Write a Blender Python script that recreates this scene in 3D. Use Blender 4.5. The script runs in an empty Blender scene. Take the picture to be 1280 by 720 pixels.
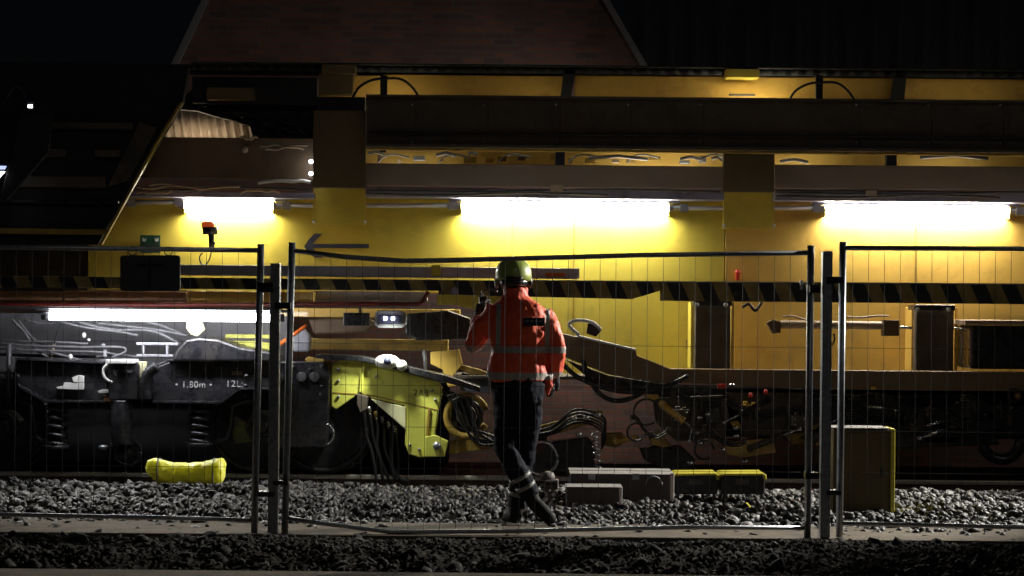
import bpy, bmesh, math, random
import numpy as np
from mathutils import Vector, Matrix

random.seed(7); rng = np.random.default_rng(11)
S = bpy.context.scene
COL = S.collection
F = 2500.0          # focal length in photo pixels (1280 wide)
HC = 1.6            # camera height
ROLL = 0.0094
pi = math.pi

# ------------------------------------------------------------------ measuring
def P(px, py, Y):
    u, v = px - 640, py - 360
    return Vector(((u + ROLL * v) * Y / F, Y, HC - (v - ROLL * u - 16) * Y / F))

# ------------------------------------------------------------------ materials
def mat(name, color, rough=0.6, metal=0.0, var=0.25, scale=6.0, bump=0.0, bscale=40.0,
        emit=None, strength=0.0, coat=0.0, transl=None, dirt=None, grime_scale=3.0, stretch=None, spec=0.5):
    m = bpy.data.materials.new(name); m.use_nodes = True
    nt = m.node_tree; N = nt.nodes; L = nt.links
    b = N['Principled BSDF']
    b.inputs['Roughness'].default_value = rough
    b.inputs['Metallic'].default_value = metal
    b.inputs['Coat Weight'].default_value = coat
    b.inputs['Specular IOR Level'].default_value = spec
    tc = N.new('ShaderNodeTexCoord')
    vec = tc.outputs['Object']
    if stretch:
        mp = N.new('ShaderNodeMapping'); mp.inputs['Scale'].default_value = stretch
        L.new(vec, mp.inputs['Vector']); vec = mp.outputs['Vector']
    no = N.new('ShaderNodeTexNoise'); no.inputs['Scale'].default_value = scale
    no.inputs['Detail'].default_value = 7; no.inputs['Roughness'].default_value = 0.62
    L.new(vec, no.inputs['Vector'])
    cr = N.new('ShaderNodeValToRGB')
    c = color
    lo = tuple(x * (1 - var) for x in c[:3]) + (1,)
    hi = tuple(min(1, x * (1 + var)) for x in c[:3]) + (1,)
    cr.color_ramp.elements[0].position = 0.32; cr.color_ramp.elements[0].color = lo
    cr.color_ramp.elements[1].position = 0.68; cr.color_ramp.elements[1].color = hi
    L.new(no.outputs['Fac'], cr.inputs['Fac'])
    out = cr.outputs['Color']
    if dirt:
        n2 = N.new('ShaderNodeTexNoise'); n2.inputs['Scale'].default_value = grime_scale
        n2.inputs['Detail'].default_value = 9; n2.inputs['Roughness'].default_value = 0.7
        L.new(vec, n2.inputs['Vector'])
        r2 = N.new('ShaderNodeValToRGB')
        r2.color_ramp.elements[0].position = 0.52; r2.color_ramp.elements[0].color = (0, 0, 0, 1)
        r2.color_ramp.elements[1].position = 0.72; r2.color_ramp.elements[1].color = (1, 1, 1, 1)
        L.new(n2.outputs['Fac'], r2.inputs['Fac'])
        mx = N.new('ShaderNodeMixRGB'); mx.inputs[2].default_value = tuple(dirt[:3]) + (1,)
        L.new(r2.outputs['Color'], mx.inputs[0]); L.new(out, mx.inputs[1]); out = mx.outputs[0]
    L.new(out, b.inputs['Base Color'])
    rr = N.new('ShaderNodeMapRange')
    rr.inputs['To Min'].default_value = max(0.03, rough - 0.12); rr.inputs['To Max'].default_value = min(1, rough + 0.15)
    L.new(no.outputs['Fac'], rr.inputs['Value']); L.new(rr.outputs[0], b.inputs['Roughness'])
    if bump:
        nb = N.new('ShaderNodeTexNoise'); nb.inputs['Scale'].default_value = bscale; nb.inputs['Detail'].default_value = 4
        L.new(vec, nb.inputs['Vector'])
        bp = N.new('ShaderNodeBump'); bp.inputs['Strength'].default_value = bump; bp.inputs['Distance'].default_value = 0.01
        L.new(nb.outputs['Fac'], bp.inputs['Height']); L.new(bp.outputs['Normal'], b.inputs['Normal'])
    if emit:
        b.inputs['Emission Color'].default_value = tuple(emit) + (1,)
        b.inputs['Emission Strength'].default_value = strength
    return m

M = {}
M['yellow'] = mat('yellow_paint', (0.74, 0.585, 0.085), 0.42, var=0.05, scale=2.5, dirt=(0.58, 0.46, 0.07), coat=0.25, bump=0.05, bscale=8)
M['yellow_warm'] = mat('warm_yellow_paint', (0.72, 0.47, 0.10), 0.42, var=0.07, scale=2.0, dirt=(0.56, 0.34, 0.08), coat=0.25, bump=0.05, bscale=8)
M['yellow_bright'] = mat('lime_yellow_paint', (0.72, 0.72, 0.13), 0.4, var=0.08, dirt=(0.30, 0.28, 0.06), coat=0.2)
M['pale'] = mat('pale_cream_paint', (0.75, 0.72, 0.45), 0.5, var=0.06)
M['yellow_dim'] = mat('grimy_yellow_paint', (0.34, 0.22, 0.04), 0.6, var=0.3, scale=9, dirt=(0.05, 0.035, 0.02))
M['brown'] = mat('brown_grimy_steel', (0.17, 0.115, 0.07), 0.55, var=0.22, scale=3, dirt=(0.07, 0.05, 0.035))
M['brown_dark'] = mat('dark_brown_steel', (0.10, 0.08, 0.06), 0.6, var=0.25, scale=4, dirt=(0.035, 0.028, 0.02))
M['beam'] = mat('bloom_lit_grimy_beam', (0.29, 0.24, 0.20), 0.6, var=0.12, scale=3, dirt=(0.24, 0.19, 0.15))  # grimy beam, base lightened to carry the lamp bloom
M['orange_steel'] = mat('orange_brown_steel', (0.24, 0.12, 0.05), 0.5, var=0.25, scale=4, dirt=(0.2, 0.09, 0.04))
M['frame'] = mat('warm_brown_frame', (0.20, 0.135, 0.07), 0.5, var=0.18, scale=3, dirt=(0.12, 0.075, 0.045))
M['amber'] = mat('amber_paint', (0.60, 0.36, 0.07), 0.45, var=0.15, scale=3, dirt=(0.32, 0.17, 0.04))
M['panel'] = mat('unlit_yellow_panel', (0.13, 0.09, 0.04), 0.55, var=0.15, dirt=(0.08, 0.06, 0.03))  # yellow panels and boxes, their shade put into the colour
M['black'] = mat('black_paint', (0.022, 0.022, 0.026), 0.27, var=0.4, scale=12, bump=0.25, bscale=30, dirt=(0.05, 0.045, 0.04))
M['black_matt'] = mat('matt_black', (0.014, 0.014, 0.016), 0.75, var=0.4, scale=8)
M['rubber'] = mat('black_rubber', (0.010, 0.010, 0.012), 0.42, var=0.3, scale=15)
M['hose_grey'] = mat('grey_hose', (0.10, 0.10, 0.105), 0.45, var=0.3, scale=15)
M['hose_brown'] = mat('brown_hose', (0.03, 0.022, 0.017), 0.5, var=0.3, scale=15)
M['grey'] = mat('grey_panel', (0.30, 0.30, 0.33), 0.5, var=0.18, scale=4, dirt=(0.12, 0.11, 0.11))
M['tray'] = mat('bloom_tinted_tray', (0.28, 0.27, 0.36), 0.45, var=0.2, scale=4, dirt=(0.08, 0.07, 0.07))  # lilac grey lightened to stand for bloom around the tubes
M['alu'] = mat('aluminium', (0.55, 0.55, 0.60), 0.38, metal=0.6, var=0.12, scale=8)
M['steel'] = mat('bright_steel', (0.60, 0.60, 0.62), 0.25, metal=0.9, var=0.15, scale=20)
M['galv'] = mat('galvanised_steel', (0.38, 0.40, 0.43), 0.42, metal=0.85, var=0.25, scale=30, bump=0.1)
M['wire'] = mat('weathered_wire', (0.03, 0.03, 0.034), 0.7, var=0.2, spec=0.15)
M['white'] = mat('white_paint', (0.75, 0.75, 0.72), 0.5, var=0.1, dirt=(0.4, 0.38, 0.34))
M['beige'] = mat('beige_sheet', (0.46, 0.36, 0.26), 0.55, var=0.2, scale=5, dirt=(0.25, 0.18, 0.12))
M['beige_light'] = mat('pale_corrugated', (0.62, 0.50, 0.38), 0.5, var=0.15, scale=5, dirt=(0.35, 0.26, 0.18))
M['red_pipe'] = mat('red_pipe', (0.12, 0.014, 0.010), 0.4, var=0.2)
M['red'] = mat('red_plastic', (0.6, 0.03, 0.02), 0.4, var=0.1)
M['orange'] = mat('orange_plastic', (0.8, 0.17, 0.03), 0.4, var=0.1)
M['navy'] = mat('navy_paint', (0.045, 0.05, 0.10), 0.5, var=0.15)
M['green'] = mat('green_sign_paint', (0.008, 0.075, 0.05), 0.5, var=0.1)
M['glass'] = mat('lamp_glass', (0.5, 0.5, 0.5), 0.1, var=0.02, emit=(0.8, 0.9, 1.0), strength=0.5)
M['rail'] = mat('rusty_rail', (0.085, 0.055, 0.042), 0.6, var=0.3, scale=12, bump=0.2)
M['railhead'] = mat('worn_rail_head', (0.60, 0.56, 0.50), 0.30, metal=0.35, var=0.2, scale=10, stretch=(0.3, 1, 1))
M['rail_far'] = mat('red_brown_rust', (0.15, 0.06, 0.045), 0.7, var=0.3, scale=12)
M['concrete'] = mat('concrete', (0.105, 0.085, 0.062), 0.9, var=0.35, scale=6, bump=0.6, bscale=25, dirt=(0.03, 0.026, 0.022), grime_scale=2.2, spec=0.2)
M['sleeper'] = mat('sleeper_concrete', (0.22, 0.21, 0.19), 0.85, var=0.25, bump=0.4)
M['soil'] = mat('dark_soil', (0.022, 0.019, 0.016), 0.95, var=0.4, scale=5, bump=0.8, bscale=25, spec=0.1)
M['ground'] = mat('dark_ballast_ground', (0.03, 0.028, 0.026), 0.95, var=0.4, scale=9, bump=0.8, bscale=30)
M['cabinet'] = mat('unlit_yellow_cabinet', (0.12, 0.085, 0.025), 0.55, var=0.15, scale=3, dirt=(0.10, 0.07, 0.03))  # yellow cabinet, the shade on its front put into the colour
M['cabinet_edge'] = mat('yellow_cabinet_edge', (0.62, 0.55, 0.07), 0.3, var=0.15)
M['boxgrey'] = mat('grey_plastic_box', (0.085, 0.078, 0.073), 0.6, var=0.15, scale=5, dirt=(0.08, 0.075, 0.07))
M['boxtop'] = mat('white_box_lid', (0.78, 0.76, 0.72), 0.24, var=0.08, scale=8, coat=0.6)
M['bag'] = mat('yellow_tarpaulin', (0.85, 0.83, 0.13), 0.45, var=0.12, scale=7, bump=0.5, bscale=14, coat=0.3)

_b = M['bag'].node_tree.nodes['Principled BSDF']
_b.inputs['Subsurface Weight'].default_value = 0.8; _b.inputs['Subsurface Radius'].default_value = (1, 1, .25); _b.inputs['Subsurface Scale'].default_value = 0.15
M['marking'] = mat('worn_white_marking', (0.55, 0.55, 0.55), 0.6, var=0.3, scale=60)
def stone_mat(name, lo, hi, ro=0.42):
    m = bpy.data.materials.new(name); m.use_nodes = True
    N = m.node_tree.nodes; L = m.node_tree.links; b = N['Principled BSDF']
    at = N.new('ShaderNodeAttribute'); at.attribute_name = 'tone'
    cr = N.new('ShaderNodeValToRGB')
    cr.color_ramp.elements[0].color = tuple(lo) + (1,); cr.color_ramp.elements[1].color = tuple(hi) + (1,)
    L.new(at.outputs['Fac'], cr.inputs['Fac'])
    no = N.new('ShaderNodeTexNoise'); no.inputs['Scale'].default_value = 60; no.inputs['Detail'].default_value = 3
    tc = N.new('ShaderNodeTexCoord'); L.new(tc.outputs['Object'], no.inputs['Vector'])
    mx = N.new('ShaderNodeMixRGB'); mx.blend_type = 'MULTIPLY'; mx.inputs[0].default_value = 0.5
    L.new(cr.outputs['Color'], mx.inputs[1]); L.new(no.outputs['Fac'], mx.inputs[2])
    L.new(mx.outputs[0], b.inputs['Base Color'])
    bp = N.new('ShaderNodeBump'); bp.inputs['Strength'].default_value = 0.4; bp.inputs['Distance'].default_value = 0.01
    L.new(no.outputs['Fac'], bp.inputs['Height']); L.new(bp.outputs['Normal'], b.inputs['Normal'])
    b.inputs['Roughness'].default_value = ro; b.inputs['Specular IOR Level'].default_value = .3
    return m
M['stone'] = stone_mat('ballast_stone', (0.008, 0.008, 0.009), (0.19, 0.185, 0.18), 0.55)
M['clod'] = stone_mat('dark_rubble', (0.008, 0.007, 0.006), (0.035, 0.032, 0.029), 0.9)

def brick_mat():
    m = bpy.data.materials.new('red_brick'); m.use_nodes = True
    N = m.node_tree.nodes; L = m.node_tree.links; b = N['Principled BSDF']
    tc = N.new('ShaderNodeTexCoord'); sp = N.new('ShaderNodeSeparateXYZ'); cb = N.new('ShaderNodeCombineXYZ')
    L.new(tc.outputs['Object'], sp.inputs[0]); L.new(sp.outputs['X'], cb.inputs['X']); L.new(sp.outputs['Z'], cb.inputs['Y'])
    br = N.new('ShaderNodeTexBrick'); br.inputs['Scale'].default_value = 1
    br.inputs['Brick Width'].default_value = 0.235; br.inputs['Row Height'].default_value = 0.072
    br.inputs['Mortar Size'].default_value = 0.009; br.inputs['Bias'].default_value = -0.15
    br.inputs['Color1'].default_value = (0.38, 0.18, 0.14, 1); br.inputs['Color2'].default_value = (0.17, 0.13, 0.13, 1)
    br.inputs['Mortar'].default_value = (0.24, 0.21, 0.19, 1)
    L.new(cb.outputs[0], br.inputs['Vector'])
    no = N.new('ShaderNodeTexNoise'); no.inputs['Scale'].default_value = 1.4; no.inputs['Detail'].default_value = 6
    L.new(cb.outputs[0], no.inputs['Vector'])
    mx = N.new('ShaderNodeMixRGB'); mx.blend_type = 'MULTIPLY'; mx.inputs[0].default_value = 0.75
    cr = N.new('ShaderNodeValToRGB'); cr.color_ramp.elements[0].position = 0.3; cr.color_ramp.elements[1].position = 0.65
    cr.color_ramp.elements[0].color = (0.55, 0.55, 0.55, 1)
    L.new(no.outputs['Fac'], cr.inputs['Fac']); L.new(br.outputs['Color'], mx.inputs[1]); L.new(cr.outputs['Color'], mx.inputs[2])
    L.new(mx.outputs[0], b.inputs['Base Color']); b.inputs['Roughness'].default_value = 0.85
    bp = N.new('ShaderNodeBump'); bp.invert = True; bp.inputs['Strength'].default_value = 0.6; bp.inputs['Distance'].default_value = 0.008
    L.new(br.outputs['Fac'], bp.inputs['Height']); L.new(bp.outputs['Normal'], b.inputs['Normal'])
    return m
M['brick'] = brick_mat()

def stripe_mat():
    m = bpy.data.materials.new('hazard_stripes'); m.use_nodes = True
    N = m.node_tree.nodes; L = m.node_tree.links; b = N['Principled BSDF']
    tc = N.new('ShaderNodeTexCoord'); sp = N.new('ShaderNodeSeparateXYZ'); L.new(tc.outputs['Object'], sp.inputs[0])
    a = N.new('ShaderNodeMath'); a.operation = 'MULTIPLY'; a.inputs[1].default_value = 0.45; L.new(sp.outputs['Z'], a.inputs[0])
    s = N.new('ShaderNodeMath'); s.operation = 'ADD'; L.new(sp.outputs['X'], s.inputs[0]); L.new(a.outputs[0], s.inputs[1])
    d = N.new('ShaderNodeMath'); d.operation = 'DIVIDE'; d.inputs[1].default_value = 0.272; L.new(s.outputs[0], d.inputs[0])
    f = N.new('ShaderNodeMath'); f.operation = 'FRACT'; L.new(d.outputs[0], f.inputs[0])
    g = N.new('ShaderNodeMath'); g.operation = 'GREATER_THAN'; g.inputs[1].default_value = 0.5; L.new(f.outputs[0], g.inputs[0])
    no = N.new('ShaderNodeTexNoise'); no.inputs['Scale'].default_value = 7; no.inputs['Detail'].default_value = 8; no.inputs['Roughness'].default_value=0.7
    L.new(tc.outputs['Object'], no.inputs['Vector'])
    mx = N.new('ShaderNodeMixRGB'); mx.inputs[1].default_value = (0.012, 0.013, 0.018, 1); mx.inputs[2].default_value = (0.30, 0.22, 0.07, 1)
    L.new(g.outputs[0], mx.inputs[0])
    m2 = N.new('ShaderNodeMixRGB'); m2.blend_type = 'MULTIPLY'; m2.inputs[0].default_value = 0.8
    cr = N.new('ShaderNodeValToRGB'); cr.color_ramp.elements[0].position = 0.3; cr.color_ramp.elements[1].position = 0.6
    cr.color_ramp.elements[0].color = (0.3, 0.3, 0.3, 1); L.new(no.outputs['Fac'], cr.inputs['Fac'])
    L.new(mx.outputs[0], m2.inputs[1]); L.new(cr.outputs['Color'], m2.inputs[2])
    L.new(m2.outputs[0], b.inputs['Base Color']); b.inputs['Roughness'].default_value = 0.55
    return m
M['stripes'] = stripe_mat()

def emitter(name, col, s):
    m = bpy.data.materials.new(name); m.use_nodes = True
    b = m.node_tree.nodes['Principled BSDF']
    b.inputs['Base Color'].default_value = (0.9, 0.9, 0.9, 1)
    b.inputs['Emission Color'].default_value = tuple(col) + (1,); b.inputs['Emission Strength'].default_value = s
    return m
M['tube_mid'] = emitter('lit_tube_neutral', (1.0, 1.0, 0.88), 180)
M['tube_right'] = emitter('lit_tube_warm', (1.0, 0.95, 0.84), 165)
M['tube_left'] = emitter('lit_tube_plain', (1.0, 0.97, 0.86), 150)
M['tube_low'] = emitter('lit_tube_cool', (0.95, 0.96, 1.0), 44)
M['tube_top'] = emitter('lit_tube_inner', (1.0, 0.9, 0.62), 12)
M['tube_top_bright'] = emitter('lit_tube_inner_bright', (1.0, 0.92, 0.66), 60)
M['led'] = emitter('lit_led', (0.95, 0.97, 1.0), 14)
M['beacon_lit'] = mat('orange_beacon_lens', (0.85, 0.13, 0.03), 0.25, var=0.05, emit=(1, 0.15, 0.03), strength=0.25)

# ------------------------------------------------------------------ mesh builder
class MB:
    def __init__(s): s.v = []; s.f = []; s.smooth = []
    def add(s, verts, faces, sm=False):
        o = len(s.v); s.v += [tuple(v) for v in verts]
        s.f += [tuple(i + o for i in f) for f in faces]; s.smooth += [sm] * len(faces); return s
    def box(s, x0, x1, y0, y1, z0, z1):
        v = [(x0,y0,z0),(x1,y0,z0),(x1,y1,z0),(x0,y1,z0),(x0,y0,z1),(x1,y0,z1),(x1,y1,z1),(x0,y1,z1)]
        return s.add(v, [(0,3,2,1),(4,5,6,7),(0,1,5,4),(1,2,6,5),(2,3,7,6),(3,0,4,7)])
    def pbox(s, a, b, c, d, Y, dep, xr=None):
        """box whose front face spans photo pixels a..c by b..d at distance Y"""
        xr = (a + c) / 2 if xr is None else xr
        z1, z0 = P(xr, b, Y).z, P(xr, d, Y).z
        ym = (b + d) / 2
        return s.box(P(a, ym, Y).x, P(c, ym, Y).x, Y, Y + dep, z0, z1)
    def prism(s, pts, Y, dep):
        """pts: photo pixels, outline at distance Y, dep metres thick"""
        q = [P(a, b, Y) for a, b in pts]
        ar = sum(q[i].x * q[(i+1) % len(q)].z - q[(i+1) % len(q)].x * q[i].z for i in range(len(q)))
        if ar < 0: q = q[::-1]
        n = len(q)
        v = [(p.x, Y, p.z) for p in q] + [(p.x, Y + dep, p.z) for p in q]
        f = [tuple(range(n)), tuple(range(2*n - 1, n - 1, -1))]
        f += [(i, i + n, (i+1) % n + n, (i+1) % n) for i in range(n)]
        return s.add(v, f)
    def tube(s, pts, r, seg=8, sy=1.0, cap=True):
        pts = [Vector(p) for p in pts]; n = len(pts)
        rs = r if isinstance(r, (list, tuple)) else [r] * n
        up = Vector((0, 1, 0)); v = []
        prev = None
        for i, p in enumerate(pts):
            t = (pts[min(i+1, n-1)] - pts[max(i-1, 0)]).normalized()
            if prev is None:
                a = t.cross(up)
                if a.length < 0.1: a = t.cross(Vector((1, 0, 0)))
                a.normalize()
            else:
                a = (prev - t * prev.dot(t)); 
                if a.length < 1e-5: a = t.orthogonal()
                a.normalize()
            prev = a; b = t.cross(a)
            for k in range(seg):
                th = 2 * pi * k / seg
                v.append(p + (a * math.cos(th) + b * math.sin(th) * sy) * rs[i])
        f = []
        for i in range(n - 1):
            for k in range(seg):
                k2 = (k + 1) % seg
                f.append((i*seg + k, i*seg + k2, (i+1)*seg + k2, (i+1)*seg + k))
        if cap: f += [tuple(range(seg))[::-1], tuple((n-1)*seg + k for k in range(seg))]
        return s.add(v, f, True)
    def cyl(s, p0, p1, r0, r1=None, seg=20): return s.tube([p0, p1], [r0, r0 if r1 is None else r1], seg)
    def rings(s, rings, seg=24):
        """rings: (cx, cy, cz, rx, ry) stacked; closed elliptical loft"""
        v = []; f = []
        for cx, cy, cz, rx, ry in rings:
            for k in range(seg):
                th = 2*pi*k/seg
                v.append((cx + rx*math.cos(th), cy + ry*math.sin(th), cz))
        n = len(rings)
        for i in range(n-1):
            for k in range(seg):
                k2 = (k+1) % seg; f.append((i*seg+k, i*seg+k2, (i+1)*seg+k2, (i+1)*seg+k))
        f += [tuple(range(seg))[::-1], tuple((n-1)*seg+k for k in range(seg))]
        return s.add(v, f, True)
    def ell(s, c, rx, ry, rz, seg=16, rg=10):
        rr = []
        for i in range(rg + 1):
            a = -pi/2 + pi*i/rg; k = max(0.02, math.cos(a))
            rr.append((c[0], c[1], c[2] + rz*math.sin(a), rx*k, ry*k))
        return s.rings(rr, seg)
    def torus(s, c, R, r, a0=0, a1=2*pi, n=24, seg=8, plane='xz'):
        pts = []
        for i in range(n + 1):
            a = a0 + (a1-a0)*i/n
            pts.append(Vector(c) + (Vector((R*math.cos(a), 0, R*math.sin(a))) if plane == 'xz' else Vector((R*math.cos(a), R*math.sin(a), 0))))
        return s.tube(pts, r, seg)
    def build(s, name, m, parent=None, bevel=0.0):
        me = bpy.data.meshes.new(name); me.from_pydata(s.v, [], s.f)
        me.polygons.foreach_set('use_smooth', s.smooth); me.update()
        o = bpy.data.objects.new(name, me); COL.objects.link(o)
        me.materials.append(m)
        if parent: 
            o.parent = parent; o.matrix_parent_inverse = Matrix.Translation(-wl(parent))
        if bevel:
            bv = o.modifiers.new('bevel', 'BEVEL'); bv.width = bevel; bv.segments = 2; bv.limit_method = 'ANGLE'; bv.angle_limit = 0.7
        return o

def wl(o):
    v = Vector(o.location)
    # every child mesh keeps location 0, so only the root moves
    return v if o.parent is None else Vector((0, 0, 0))

def spline(pts, n=8):
    """Catmull-Rom through points"""
    pts = [Vector(p) for p in pts]; q = [pts[0]*2 - pts[1]] + pts + [pts[-1]*2 - pts[-2]]; out = []
    for i in range(1, len(q) - 2):
        for k in range(n):
            t = k / n; a, b, c, d = q[i-1], q[i], q[i+1], q[i+2]
            out.append(0.5 * ((2*b) + (c - a)*t + (2*a - 5*b + 4*c - d)*t*t + (3*b - a - 3*c + d)*t**3))
    out.append(pts[-1]); return out
def pspl(pp, Y, n=8):
    return spline([P(a[0], a[1], a[2] if len(a) > 2 else Y) for a in pp], n)

def tag(o, label, cat, group=None, kind=None):
    if label: o['label'] = label
    if cat: o['category'] = cat
    if group: o['group'] = group
    if kind: o['kind'] = kind
    return o
def thing(name, loc, label, cat, group=None):
    o = bpy.data.objects.new(name, None); COL.objects.link(o); o.location = loc; o.empty_display_size = 0.2
    return tag(o, label, cat, group)
def text(name, s, px, py, Y, size_px, m, parent, stretch=1.0):
    cu = bpy.data.curves.new(name, 'FONT'); cu.body = s; cu.size = size_px*Y/F*1.4; cu.extrude = 0.0015
    cu.align_x = 'CENTER'; cu.align_y = 'CENTER'; cu.space_character = 1.1
    o = bpy.data.objects.new(name, cu); COL.objects.link(o)
    bpy.context.view_layer.update()
    me = bpy.data.meshes.new_from_object(o.evaluated_get(bpy.context.evaluated_depsgraph_get()))
    bpy.data.objects.remove(o)
    me.transform(Matrix.Translation(P(px, py, Y)) @ Matrix.Rotation(pi/2, 4, 'X') @ Matrix.Scale(stretch, 4, (1, 0, 0)))
    me.materials.clear(); me.materials.append(m)
    n = bpy.data.objects.new(name, me); COL.objects.link(n)
    if parent: n.parent = parent; n.matrix_parent_inverse = Matrix.Translation(-wl(parent))
    return n

# ================================================================== SETTING
g = MB()
# ground: sheet with low relief across the tracks (kept plain, reaching far)
prof = [(-40, 0.0), (11.0, 0.0), (11.6, -0.06), (12.1, -0.06), (12.5, -0.01), (13.2, -0.02), (14.2, -0.02), (15.0, 0.0),
        (17.0, -0.06), (17.7, -0.12), (18.1, -0.20), (20.0, -0.20), (20.6, -0.24), (22.0, -0.34), (60, -0.34), (400, -0.34)]
vs = []; fs = []
for Yp, zp in prof: vs += [(-400, Yp, zp), (400, Yp, zp)]
for i in range(len(prof) - 1): fs.append((2*i, 2*i+1, 2*i+3, 2*i+2))
g.add(vs, fs); tag(g.build('ground', M['ground']), None, None, kind='structure')
b = MB().box(-9, 9, 13.42, 14.22, -0.03, 0.018); tag(b.build('path', M['concrete'], bevel=0.01), None, None, kind='structure')
b = MB().box(-9, 9, 10.9, 11.54, -0.1, 0.03); tag(b.build('pavement', M['concrete'], bevel=0.01), None, None, kind='structure')

def ground_z(y):
    for (a, za), (c, zc) in zip(prof, prof[1:]):
        if a <= y <= c: return za + (zc - za) * (y - a) / (c - a)
    return 0

# stones ---------------------------------------------------------
def hulls(n, flat=0.7):
    out = []
    for i in range(n):
        bm = bmesh.new()
        for k in range(14):
            v = Vector(rng.normal(size=3)); v.normalize()
            v = Vector((v.x * rng.uniform(.8, 1.3), v.y * rng.uniform(.7, 1.0), v.z * flat))
            bm.verts.new(v)
        r = bmesh.ops.convex_hull(bm, input=bm.verts)
        bmesh.ops.delete(bm, geom=[e for e in r['geom_interior'] if isinstance(e, bmesh.types.BMVert)], context='VERTS')
        bmesh.ops.triangulate(bm, faces=bm.faces)
        bm.verts.index_update()
        out.append((np.array([v.co[:] for v in bm.verts]), np.array([[v.index for v in f.verts] for f in bm.faces])))
        bm.free()
    return out
HU = hulls(10)
def scatter(name, pts, size, m, label=None):
    V = []; Fc = []; T = []; off = 0
    for (x, y, z), s in zip(pts, size):
        hv, hf = HU[rng.integers(len(HU))]
        a, b_, c = rng.uniform(0, 2*pi), rng.normal(0, .5), rng.normal(0, .5)
        R = np.array((Matrix.Rotation(a, 3, 'Z') @ Matrix.Rotation(b_, 3, 'X') @ Matrix.Rotation(c, 3, 'Y')))
        V.append(hv @ R.T * s + np.array([x, y, z])); Fc.append(hf + off); off += len(hv)
        T.append(np.full(len(hv), rng.uniform(0, 1)**2.2))
    V = np.concatenate(V); Fc = np.concatenate(Fc); T = np.concatenate(T)
    me = bpy.data.meshes.new(name)
    me.vertices.add(len(V)); me.vertices.foreach_set('co', V.ravel())
    me.loops.add(Fc.size); me.loops.foreach_set('vertex_index', Fc.ravel())
    me.polygons.add(len(Fc)); me.polygons.foreach_set('loop_start', np.arange(0, Fc.size, 3)); me.polygons.foreach_set('loop_total', np.full(len(Fc), 3))
    me.update(calc_edges=True); me.validate()
    at = me.attributes.new('tone', 'FLOAT', 'POINT'); at.data.foreach_set('value', T)
    me.materials.append(m)
    o = bpy.data.objects.new(name, me); COL.objects.link(o)
    tag(o, label, 'stones', kind='stuff'); return o

def lump(x, y): return 0.5 + 0.5 * math.sin(x*1.7 + 1.3*math.sin(y*2.1)) * math.cos(y*2.3 + x*0.9)
bagc = P(232, 600, 16.1)
pts = []; sz = []
for i in range(15000):
    x = rng.uniform(-6.2, 6.2); y = rng.uniform(13.75, 18.05)
    if y < 13.98 + .10*math.sin(x*1.9) + .05*math.sin(x*6.3) and rng.uniform() > .22: continue
    s = min(0.052, 0.031 * rng.lognormal(0, .42))
    z = ground_z(y) - 0.012 + 0.05*lump(x, y) + rng.uniform(0, 0.045) - max(0, y-17.2)*0.06
    if y < 14.5: z -= 0.02
    if y > 16.2 and y < 17.7: z += 0.018*math.sin((y-16.2)/1.5*pi)
    d = math.hypot((x - bagc.x)/0.75, (y - 16.1)/0.6)
    if d < 1: z += 0.09 * (1 - d*d)
    pts.append((x, y, z)); sz.append(s)
for i in range(4200):
    x = rng.uniform(-6.5, 6.5); y = rng.uniform(18.1, 22.4)
    pts.append((x, y, ground_z(y) + rng.uniform(0, 0.03))); sz.append(0.036 * rng.lognormal(0, .25))
scatter('ballast', pts, sz, M['stone'], 'grey crushed stone ballast banked along the near rail')
def mound(x, y):
    e = max(0, math.sin(min(1, max(0, (y-11.75)/1.75))*pi))
    return ground_z(y)*(1-e) - 0.02 + 0.085*e*(0.55 + 0.5*lump(x*1.3, y*1.5) + 0.22*math.sin(x*5.1 + y*4)*math.cos(y*7 - x*2.2) + 0.12*math.sin(x*13+y*9))
gm = MB(); vv = []; ff = []; nx, ny = 520, 90
for j_ in range(ny+1):
    for i_ in range(nx+1):
        x = -5.2 + 10.4*i_/nx; y = 11.7 + 1.85*j_/ny
        vv.append((x, y, mound(x, y) + rng.normal(0, .008)))
for j_ in range(ny):
    for i_ in range(nx): a = j_*(nx+1)+i_; ff.append((a, a+1, a+nx+2, a+nx+1))
gm.add(vv, ff, False); tag(gm.build('soil_bank', M['soil']), None, None, kind='structure')
pts = []; sz = []
for i in range(9000):
    x = rng.uniform(-4.6, 4.6); y = rng.uniform(11.9, 13.98)
    edge = 13.64 + 0.13*math.sin(x*2.2) + 0.10*math.sin(x*5.3+1)
    if 1.1 < x < 2.95: edge += 0.30
    if x > 2.95: edge -= 0.08
    if x < -2.6: edge += 0.25
    if y > edge and rng.uniform() > 0.10: continue
    s = 0.015 * rng.lognormal(0, .55)
    if lump(x*2.3 + 4, y*2.1) < .35 and rng.uniform() < .7: continue
    pts.append((x, y, mound(x, y) + (0.03 if y > 13.45 else 0) + rng.uniform(-0.004, 0.008))); sz.append(s)
scatter('rubble', pts, sz, M['clod'], 'dark spoil and rubble heaped in front of the fence')

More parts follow.
